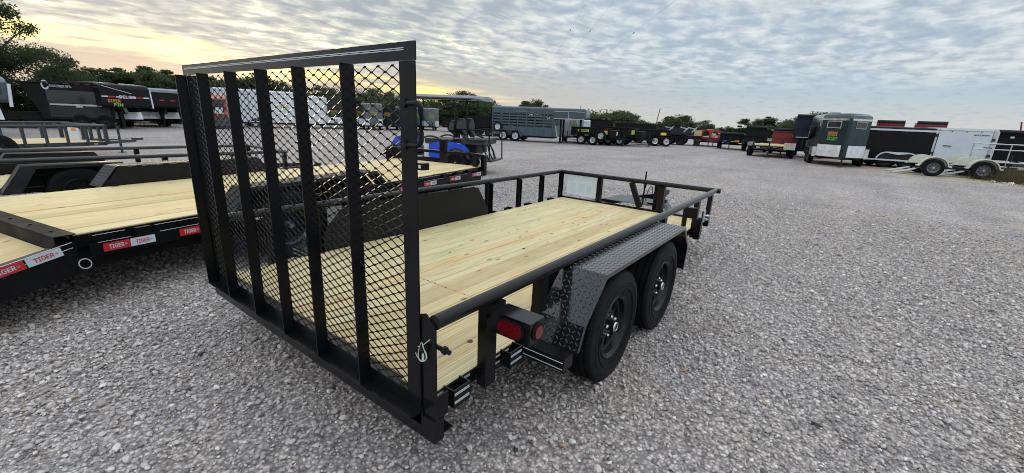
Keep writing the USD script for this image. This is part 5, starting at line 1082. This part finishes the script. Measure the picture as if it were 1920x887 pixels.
# tow dollies
def dolly(label, loc, rot):
    t, P = rig('tow_dolly', label, 'tow dolly', loc, rot, None); Wd = 1.75; R = .345
    for s in (-1, 1):
        wheel(t, (0, s * (Wd / 2), R), R, .2, s, .20, 'grey_paint', detail=1)
        o = [(math.cos(a) * .46, R + .02 + math.sin(a) * .43) for a in np.linspace(math.radians(8), math.radians(172), 14)]; i = [(math.cos(a) * .425, R + .02 + math.sin(a) * .395) for a in np.linspace(math.radians(172), math.radians(8), 14)]
        P('fender', M().prism(o + i, *sorted((s * (Wd / 2 - .14), s * (Wd / 2 + .08))), 'y'), 'cream_paint'); P('fender_side', M().prism(o, *sorted((s * (Wd / 2 - .155), s * (Wd / 2 - .17))), 'y'), 'cream_paint')
        for k in (-1, 1): P('fender_tip', M().box(*sorted((k * .44, k * .52)), *sorted((s * (Wd / 2 - .12), s * (Wd / 2 + .12))), R + .05, R + .10), 'cream_paint')
        P('wheel_pan', M().box(-.42, .42, *sorted((s * .30, s * .64)), .24, .28), 'navy_paint'); P('loading_ramp', M().bar((-.43, s * .47, .25), (-1.15, s * .47, .03), .30, .03), 'offwhite_panel')
    P('axle', M().box(-.06, .06, -Wd / 2 + .1, Wd / 2 - .1, .28, .40), 'navy_paint'); P('tongue', M().box(.0, 1.45, -.05, .05, .30, .40, .005).box(1.45, 1.62, -.06, .06, .33, .43, .02), 'navy_paint'); P('side_tongue', M().bar((.05, .45, .30), (1.0, .08, .32), .06, .06).bar((.05, -.45, .30), (1.0, -.08, .32), .06, .06), 'navy_paint')
    return t
dolly('cream fendered tow dolly, leftmost of three beside the black enclosed trailer', (23.75, -4.25, 0), -84)
dolly('cream fendered tow dolly farther back between the other two dollies', (26.1, -5.75, 0), -84)
dolly('cream fendered tow dolly nearest the pipe gate and weeds', (24.3, -5.75, 0), -84)
# pipe gate
t, P = rig('pipe_gate', 'grey pipe gate panel with three rails standing before the black dump trailer', 'gate', (25.6, -6.05, 0), -84)
for z in (1.36, 1.13, .62): P('rail', M().tube([(-.3, 0, z), (4.2, 0, z)], .022, 8), 'zinc')
for k in range(5): P('upright', M().tube([(-.3 + k * 1.12, 0, .25), (-.3 + k * 1.12, 0, 1.36)], .026 if k == 0 else .02, 8), 'zinc')
P('white_clip', M().box(1.65, 1.70, -.04, -.025, 1.1, 1.45), 'white_paint'); P('post', M().tube([(1.75, .1, 0), (1.75, .1, 1.85)], .03, 8), 'dark_grey')
for x in (-.3, 4.1): P('foot', M().box(x - .05, x + .05, -.4, .4, .0, .25), 'dark_grey')

# ------------------------------------------------------------------ golf cart
t, P = rig('golf_cart', 'blue golf cart with grey roof and black rear seat behind the decal trailer', 'golf cart', (7.75, 8.2, 0), 112)
UsdGeom.Xform(stage.GetPrimAtPath(t)).AddScaleOp().Set(Gf.Vec3f(1.12, 1.12, 1.10))
# local: x forward (image left), +y is the side turned to us is -y? the cart's left side faces the camera
xr, xf_, hw = -.72, .93, .50
for x in (xr, xf_):
    for s in (-1, 1): wheel(t, (x, s * (hw + .02), .27), .27, .20, s, .16, 'rim_black', detail=1)
    P('axle', M().tube([(x, -hw, .27), (x, hw, .27)], .03, 8), 'dark_void')
P('floor_pan', M().box(-1.15, 1.15, -.48, .48, .30, .36, .01), 'black_satin')
m = M(); m.prism([(1.12, .42), (1.14, .62), (1.02, .80), (.72, .90), (.66, .84), (.70, .40)], -.42, .42, 'y'); P('front_cowl', m, 'blue_paint')
P('front_bumper', M().box(1.13, 1.26, -.45, .45, .32, .46, .03), 'black_satin')
for s in (-1, 1): P('headlamp', M().box(1.09, 1.155, *sorted((s * .20, s * .38)), .58, .68, .02), 'dark_glass')
for s in (-1, 1):
    y = sorted((s * .57, s * .46))
    arc_f = [(xr + .36 * math.cos(a), .27 + .36 * math.sin(a)) for a in np.linspace(math.radians(20), math.radians(160), 12)]
    P('rear_body_side', M().prism(sg.Polygon([(-1.02, .42), (-1.06, .58), (-.92, .72), (-.62, .77), (-.25, .76), (.0, .70), (.0, .38), (-.2, .36), (-1.0, .36)]).difference(sg.Polygon(arc_f + [(xr, .2)])), *y, 'y'), 'blue_paint')
    P('wheel_arch', M().prism(arc_f + [(xr + .32 * math.cos(a), .27 + .32 * math.sin(a)) for a in np.linspace(math.radians(160), math.radians(20), 12)], *sorted((s * .575, s * .44)), 'y'), 'vinyl_black')
    arc_g = [(xf_ + .36 * math.cos(a), .27 + .36 * math.sin(a)) for a in np.linspace(math.radians(15), math.radians(165), 12)]
    P('front_fender', M().prism(arc_g + [(xf_ + .32 * math.cos(a), .27 + .32 * math.sin(a)) for a in np.linspace(math.radians(165), math.radians(15), 12)], *sorted((s * .60, s * .40)), 'y'), 'vinyl_black')
    P('rocker_panel', M().box(-.32, .70, *sorted((s * .54, s * .50)), .24, .36, .01), 'black_satin'); P('side_step', M().box(.20, .68, *sorted((s * .55, s * .45)), .362, .385), 'zinc')
    P('tail_lamp', M().box(-1.07, -1.0, *sorted((s * .50, s * .578)), .52, .58, .01), 'lens_red')
    P('roof_strut', M().tube([(-.62, s * .46, .80), (-.66, s * .46, 1.30), (-.62, s * .45, 1.80)], .016, 8), 'black_satin', smooth=60); P('roof_strut', M().tube([(.80, s * .46, .88), (.62, s * .45, 1.80)], .016, 8), 'black_satin'); P('roof_strut', M().tube([(-.95, s * .40, .95), (-.92, s * .40, 1.80)], .014, 8), 'black_satin')
    a = M(); tt = np.linspace(0, 1, 9); a.tube(np.stack([-.30 + .52 * tt, s * .52 + 0 * tt, .78 + .11 * np.sin(tt * math.pi) ** .6], 1), .022, 8); P('hip_rail', a, 'vinyl_black', smooth=60)
P('seat_base', M().box(-.55, .16, -.5, .5, .36, .70, .02), 'offwhite_panel'); P('seat_cushion', M().box(-.58, .14, -.5, .5, .705, .83, .05), 'vinyl_black')
for s in (-1, 1):
    P('seat_back', M().prism([(y, z) for y, z in [(s * .04, .86)] + [(s * .27 + .22 * math.cos(a), 1.06 + .24 * math.sin(a)) for a in np.linspace(0, math.pi, 9)][::s] + [(s * .5, .86)]], -.62, -.50, 'x'), 'vinyl_black'); P('rear_seat_back', M().prism([(y, z) for y, z in [(s * .04, .86)] + [(s * .27 + .22 * math.cos(a), 1.10 + .26 * math.sin(a)) for a in np.linspace(0, math.pi, 9)][::s] + [(s * .5, .86)]], -.82, -.70, 'x'), 'vinyl_black')
P('rear_seat_cushion', M().box(-1.42, -.84, -.52, .52, .74, .86, .05), 'vinyl_black'); P('rear_seat_frame', M().box(-1.2, -.9, -.4, .4, .50, .735), 'black_satin')
P('rear_footboard', M().box(-1.62, -1.30, -.48, .48, .33, .37, .005), 'dark_grey')
for s in (-1, 1):
    P('grab_rail', M().tube([(-.85, s * .53, 1.10), (-1.50, s * .53, 1.08), (-1.56, s * .53, 1.02), (-1.58, s * .53, .36)], .018, 8), 'black_satin', smooth=60); P('arm_rest', M().tube([(-.85, s * .50, .95), (-1.1, s * .52, .84), (-1.5, s * .52, .86)], .028, 8), 'vinyl_black', smooth=60)
    P('rear_web', M().tube([(-1.30, s * .3, .74), (-1.40, s * .34, .55), (-1.48, s * .28, .37)], .018, 6), 'black_satin'); P('rear_web', M().tube([(-1.38, s * .10, .74), (-1.45, s * .16, .55), (-1.52, s * .08, .37)], .018, 6), 'black_satin')
P('rear_hoop', M().tube([(-1.56, -.53, 1.02), (-1.56, .53, 1.02)], .018, 8), 'black_satin')
m = M(); q = [(-.53, .0), (.53, .0), (.56, .03), (.50, .08), (0, .11), (-.50, .08), (-.56, .03)]
S = lambda x, k, dz: [(x, y * k, 1.80 + z + dz) for y, z in q]
m.loft(S(-1.34, .80, -.02), S(-1.14, 1.0, .0)); m.loft(S(-1.139, 1.0, 0), S(.70, 1.0, .01)); m.loft(S(.701, 1.0, .01), S(.98, .86, -.03)); P('roof', m, 'roof_grey', smooth=30); P('roof_edge', M().box(-1.1, .72, -.545, -.53, 1.782, 1.805).box(-1.1, .72, .53, .545, 1.782, 1.805), 'black_satin')
P('steering_wheel', M().tube([(.42 + .07 * math.sin(a), .24 + .17 * math.cos(a), 1.0 + .15 * math.sin(a)) for a in np.linspace(0, 2 * np.pi, 20)], .014, 6).tube([(.72, .24, .80), (.42, .24, 1.0)], .018, 6), 'black_satin'); P('dashboard', M().box(.66, .76, -.5, .5, .78, .95, .03), 'vinyl_black')

# ------------------------------------------------------------------ poles, weeds, dirt, rocks
for nm, lab, a, b, r in (('utility_pole', 'thin leaning pole standing behind the black dump trailers', (45.2, 14.9, 0), (44.9, 14.35, 3.15), .06), ('utility_pole', 'slender far pole among the trees behind the slate trailer', (64, 34.2, 0), (64, 34.0, 4.0), .06)):
    p_ = thing(nm, lab, 'pole', a, 0); obj('shaft', M().tube([(0, 0, 0), tuple(np.array(b) - np.array(a))], [r, r * .7], 8), 'pole_wood', p_)
mat('dirt', {'g': ('geometry', {}), 'n': ('noise_texture', dict(scale=1.6, detail=6.0, roughness=0.65)), 'f': ('noise_texture', dict(scale=14.0, detail=5.0, roughness=0.7)), 'r': ('rgb_ramp', dict(ramp=[(0.3, (0.24, 0.185, 0.125)), (0.55, (0.36, 0.29, 0.21)), (0.75, (0.43, 0.39, 0.33))])), 'b': ('bump', dict(strength=0.6, distance=0.02)), 'm': ('map_range', dict(from_min=.3, from_max=.7, to_min=.8, to_max=1.15)), 's': ('vector_math', dict(math_type='scale')), 'p': ('principled_bsdf', dict(roughness=0.9))},
    [('g.position', 'n.vector'), ('g.position', 'f.vector'), ('n.fac', 'r.fac'), ('f.fac', 'm.value'), ('r.color', 's.vector1'), ('m.result', 's.scale'), ('s.vector', 'p.base_color'), ('f.fac', 'b.height'), ('b.normal', 'p.normal')])
r0 = np.random.default_rng(3); edge = [(25.2, .4), (23.9, -2.4), (22.2, -3.6), (21.2, -5.0), (20.6, -6.6), (20.0, -9.5)]; e2 = []
for (a, b), (c, d) in zip(edge, edge[1:]):
    for k in range(7): f_ = k / 7; e2.append((a + (c - a) * f_ + r0.normal(0, .16), b + (d - b) * f_ + r0.normal(0, .08)))
dp = sg.Polygon(e2 + [(20, -9.5), (32, -14), (40, -12), (36, 0.5)]).buffer(0); t_ = trimesh.creation.extrude_polygon(dp, .004, engine='earcut'); obj('dirt_strip', (np.array(t_.vertices), np.array(t_.faces)), 'dirt', kind='structure')
for i in range(9):
    q = r0.uniform(0, 1); p_ = thing('pale_rock', 'pale limestone rock lying along the weedy edge at the far right', 'rock', (22.0 + r0.uniform(-.7, .8), -5.9 - q * 1.6, .03), r0.uniform(0, 360), 'rocks along the weedy edge'); v, f = stone_mesh(70 + i, .6); obj('rock', (v * r0.uniform(.05, .11), f), 'stone_pale', p_)
def blades(n, cx, cy, sx, sy, h0, h1, seed):
    r0 = np.random.default_rng(seed); x, y = r0.normal(cx, sx, n), r0.normal(cy, sy, n); h = r0.uniform(h0, h1, n); a = r0.uniform(0, 2 * np.pi, n); l = r0.uniform(.1, .5, n); w = r0.uniform(.002, .006, n)
    d = np.stack([np.cos(a), np.sin(a), 0 * a], 1); pd = np.stack([-np.sin(a), np.cos(a), 0 * a], 1); b = np.stack([x, y, 0 * x], 1); m1 = b + d * (l * h * .3)[:, None] + np.stack([0 * h, 0 * h, h * .6], 1); t1 = b + d * (l * h)[:, None] + np.stack([0 * h, 0 * h, h], 1)
    v = np.stack([b - pd * w[:, None], b + pd * w[:, None], m1 - pd * w[:, None] * .7, m1 + pd * w[:, None] * .7, t1], 1).reshape(-1, 3); k = np.arange(n)[:, None] * 5
    f = np.concatenate([k + [0, 1, 3], k + [0, 3, 2], k + [2, 3, 4]]); return v, f
v1, f1 = blades(6000, 23.8, -7.2, .9, .7, .12, .62, 5); obj('dry_weeds', (v1, f1), 'dry_grass', kind='stuff', label='clump of dry brown weeds below the pipe gate', category='weeds')
v1, f1 = blades(1500, 5.0, 35.5, 2.2, .6, .1, .35, 6); obj('far_grass', (v1, f1), 'dry_grass', kind='stuff', label='thin dry grass under the black stock trailers', category='grass')
for i, (x, y, a, s) in enumerate(((-.25, 1.9, 20, .026), (.10, .95, 80, .022), (-.55, .20, 140, .02), (.40, -.14, 40, .026), (1.60, -1.30, 70, .026), (2.60, -1.05, 10, .026), (3.10, -1.75, 200, .026))):
    p_ = thing('dark_scrap', 'dark crumpled scrap lying on the gravel', 'scrap', (x, y, .012), a, 'dark scraps on the gravel'); v, f = stone_mesh(170 + i, .5); obj('scrap', (v * s * V(1.3, .6, .45), f), 'scrap_dark', p_)

# wires high over the yard
hd = V(math.cos(YAW), math.sin(YAW), 0); rt_ = V(math.sin(YAW), -math.cos(YAW), 0)
for off, lab in ((5.0, 'thin overhead wire crossing the sky, leftmost of three'), (7.0, 'thin overhead wire crossing the sky, middle of three'), (11.4, 'thin overhead wire crossing the sky, rightmost of three')):
    w_ = thing('overhead_wire', lab, 'wire'); s_ = np.linspace(-30, 190, 24); pts = np.array([-1.0, -1.1, 0]) + s_[:, None] * hd + off * rt_; pts[:, 2] = 10.3 + .0001 * (s_ - 80) ** 2
    obj('wire', M().tube(pts, .0055, 5), 'rubber', w_); obj('wire_marker', M().tube([pts[8] + V(0, 0, -.05), pts[8] + hd * .5 + V(0, 0, -.05)], .035, 6), 'rubber', w_)
# ------------------------------------------------------------------ trees
def crown(seed, n_clump, leaves, rad, h, base, leaf_size, shape='round', gap=.35):
    """leaf-sized faces in clumps through the crown's volume"""
    r0 = np.random.default_rng(seed); C = []; k = 0
    while len(C) < n_clump:
        d = r0.normal(size=3); d /= np.linalg.norm(d); rr = r0.uniform(.35, 1.0) ** .6; p = d * rr * V(rad, rad, (h - base) / 2); p[2] += (h + base) / 2
        if shape == 'cedar':
            f = (p[2] - base) / (h - base); p[0] *= 1.1 - .75 * f; p[1] *= 1.1 - .75 * f
        if meshkit.noise(p[None] * (2.2 / rad) + seed, seed)[0] < gap: k += 1; 
        if meshkit.noise(p[None] * (2.2 / rad) + seed, seed)[0] < gap and k < 4000: continue
        C.append(p)
    C = np.array(C); cr = r0.uniform(.16, .42, n_clump) * rad * 1.0; per = leaves // n_clump
    c = np.repeat(C, per, 0); n = len(c); o = r0.normal(size=(n, 3)); o /= np.linalg.norm(o, axis=1, keepdims=True); o *= (r0.random(n) ** .45)[:, None]; p = c + o * np.repeat(cr, per)[:, None] * V(1, 1, .62)
    a = r0.normal(size=(n, 3)); a /= np.linalg.norm(a, axis=1, keepdims=True); b = np.cross(a, r0.normal(size=(n, 3))); b /= np.linalg.norm(b, axis=1, keepdims=True); s = (leaf_size * r0.uniform(.6, 1.4, n))[:, None]
    v = np.stack([p - a * s, p + b * s * .45, p + a * s, p - b * s * .45], 1).reshape(-1, 3); q = np.arange(n)[:, None] * 4
    return (v, np.concatenate([q + [0, 1, 2], q + [0, 2, 3]])), C
def trunk_mesh(C, h, base, r, seed, limbs=7):
    r0 = np.random.default_rng(seed); m = M(); top = V(r0.normal(0, .08) * h, r0.normal(0, .08) * h, base + (h - base) * .55); z = np.linspace(0, 1, 6)
    pts = np.stack([top[0] * z ** 1.5, top[1] * z ** 1.5, top[2] * z], 1); m.tube(pts, r * (1 - .65 * z), 8)
    for i in r0.choice(len(C), min(limbs, len(C)), False):
        s = pts[r0.integers(2, 5)]; e = C[i]; tt = np.linspace(0, 1, 5)[:, None]; q = s + (e - s) * tt + V(0, 0, .06 * h) * np.sin(tt * np.pi); m.tube(q, r * .42 * (1 - .8 * tt[:, 0]), 6)
    return m
def make_tree(name, label, seed, h, rad, base, clumps, leaves, leaf_size, mt, loc, rot=0, group=None, shape='round', r=.10, gap=.35, limbs=7):
    t = thing(name, label, 'tree', loc, rot, group); cm, C = crown(seed, clumps, leaves, rad, h, base, leaf_size, shape, gap)
    obj('crown', cm, mt, t); obj('trunk', trunk_mesh(C, h, base, r, seed, limbs), 'bark', t, smooth=50); return t
make_tree('oak_tree', 'big spreading oak with open dark crown at the left edge', 11, 6.6, 2.35, 2.3, 85, 30000, .062, 'leaf_dark', (.55, 32.9, 0), 0, None, 'round', .2, .46, 26)
make_tree('oak_tree', 'dense dark bushy tree between the big oak and the hedge', 12, 4.3, 2.3, .1, 60, 22000, .065, 'leaf_mid', (3.0, 36.5, 0), 0, None, 'round', .14, .25)
make_tree('oak_tree', 'low bushy tree filling the gap under the big oak', 13, 2.6, 2.0, .0, 50, 16000, .065, 'leaf_mid', (.6, 36.0, 0), 0, None, 'round', .1, .2)
TREES = [(4.5, 43.7, 2.95, 'a'), (5.0, 43.7, 3.16, 'a'), (6.2, 46.5, 3.12, 'a'), (6.0, 42.6, 3.1, 'a'), (6.5, 42.0, 3.24, 'a'), (8.2, 46.5, 3.2, 'a'), (8.0, 42.5, 3.42, 'a'), (9.5, 46.6, 3.49, 'a'), (9.8, 44.5, 3.74, 'a'), (9.6, 41.0, 3.39, 'a'), (11.7, 46.7, 3.78, 'a'), (11.2, 41.6, 3.32, 'a'), (13.2, 45.9, 3.46, 'a'), (12.8, 42.1, 3.33, 'a'), (12.8, 40.0, 3.27, 'a'), (14.7, 44.7, 3.21, 'a'), (16.1, 46.2, 3.36, 'a'), (17.5, 46.2, 3.72, 'a'), (19.0, 46.1, 4.23, 'a'), (19.2, 44.9, 3.87, 'a'), (20.4, 44.7, 3.6, 'a'), (20.8, 42.6, 3.29, 'a'), (26.7, 52.3, 3.38, 'b'), (26.7, 48.3, 3.45, 'b'), (26.6, 45.7, 3.35, 'b'), (32.0, 51.0, 3.56, 'b'), (29.3, 43.8, 3.47, 'b'), (33.7, 48.1, 3.64, 'b'), (34.4, 46.0, 3.53, 'b'), (33.9, 42.1, 3.41, 'b'), (35.9, 42.5, 3.03, 'b'), (40.7, 45.0, 2.76, 'b'), (45.3, 49.1, 3.06, 'b'), (42.8, 43.9, 3.18, 'b'), (44.8, 43.2, 3.86, 'b'), (44.9, 42.5, 4.01, 'b'), (45.5, 40.4, 3.72, 'b'), (52.2, 44.4, 3.62, 'b'), (51.6, 42.4, 3.08, 'b'), (55.0, 40.6, 2.98, 'a'), (52.9, 37.5, 3.57, 'a'), (59.4, 40.1, 4.14, 'a'), (54.8, 34.7, 3.2, 'a'), (69.8, 41.5, 2.71, 'c'), (70.6, 39.3, 2.25, 'c'), (74.5, 39.0, 2.39, 'c'), (78.5, 37.2, 3.45, 'c'), (78.2, 34.8, 3.13, 'c'), (75.2, 31.2, 2.93, 'c'), (86.0, 32.9, 1.97, 'c'), (85.3, 31.9, 1.89, 'c'), (83.9, 29.4, 1.54, 'c'), (82.4, 27.4, 1.54, 'c'), (76.9, 23.2, 2.72, 'b'), (82.0, 22.8, 2.99, 'b'), (78.1, 20.7, 2.67, 'b'), (78.3, 17.8, 2.2, 'b'), (82.5, 17.8, 1.85, 'b'), (75.2, 14.2, 1.4, 'a'), (73.8, 12.9, 1.61, 'a'), (80.5, 11.8, 2.7, 'a'), (78.7, 9.9, 2.77, 'a'), (79.8, 8.4, 3.1, 'a'), (80.8, 7.2, 2.44, 'a'), (70.0, 4.1, 2.44, 'b'), (73.8, 3.6, 3.17, 'b'), (71.1, 1.7, 3.45, 'b'), (74.2, 0.9, 3.36, 'b'), (108.6, 53.9, 1.2, 'c'), (107.5, 48.0, 1.2, 'c'), (108.6, 42.3, 1.2, 'c'), (109.0, 38.2, 1.2, 'c'), (116.2, 36.6, 1.2, 'c'), (117.4, 31.6, 1.2, 'c'), (118.8, 27.1, 1.2, 'c'), (119.1, 23.8, 1.2, 'c'), (114.7, 18.6, 1.2, 'c'), (115.2, 14.3, 1.2, 'c'), (118.7, 11.6, 1.2, 'c'), (114.8, 7.2, 1.2, 'c')]
KIN = {'a': ('cedar_tree', 'dark green cedar in the hedge beyond the yard', 'hedge of cedars beyond the yard', 'leaf_dark', 'cedar'), 'b': ('oak_tree', 'rounded green tree beyond the parked trailers', 'rounded trees beyond the trailers', 'leaf_mid', 'round'), 'c': ('low_tree', 'low far bushy tree on the skyline', 'low trees along the skyline', 'leaf_mid', 'round')}
src = {}; r0 = np.random.default_rng(21); UNIT = {'a': 3.4, 'b': 3.5, 'c': 2.4}
for i, (x, y, h, k) in enumerate(TREES):
    nm, lab, grp, mt, shp = KIN[k]; var = i % 4; tone = (0, 1, 2, 0)[var]; lab, grp = (('', 'mid toned ', 'paler ')[tone] + lab).replace('mid toned dark', 'mid').replace('paler dark', 'paler'), grp + (', darkest', ', mid toned', ', paler')[tone]; key = (k, var); s = h * {'a': 1.16, 'b': 1.18, 'c': 1.2}[k] / UNIT[k]; loc = (x, y, -.05); rot = r0.uniform(0, 360); wd = r0.uniform(1.15, 1.6)
    if key not in src:
        src[key] = make_tree(nm, lab, 31 + var * 7 + ord(k), UNIT[k] * 1.0, {'a': 1.35, 'b': 1.7, 'c': 2.2}[k], {'a': -.1, 'b': -.25, 'c': -.2}[k], {'a': 44, 'b': 60, 'c': 40}[k], {'a': 10000, 'b': 11000, 'c': 6000}[k], {'a': .07, 'b': .075, 'c': .10}[k], (mt, 'leaf_mid', 'leaf_light', mt)[var], loc, rot, grp, shp, .09, .3)
        UsdGeom.Xform(stage.GetPrimAtPath(src[key])).AddScaleOp().Set(Gf.Vec3f(s * wd, s * wd, s))
    else: copy(src[key], nm, lab, 'tree', loc, rot, grp, (s * wd, s * wd, s))
print('triangles', sum(len(UsdGeom.Mesh(p).GetFaceVertexCountsAttr().Get()) for p in stage.Traverse() if p.IsA(UsdGeom.Mesh)))
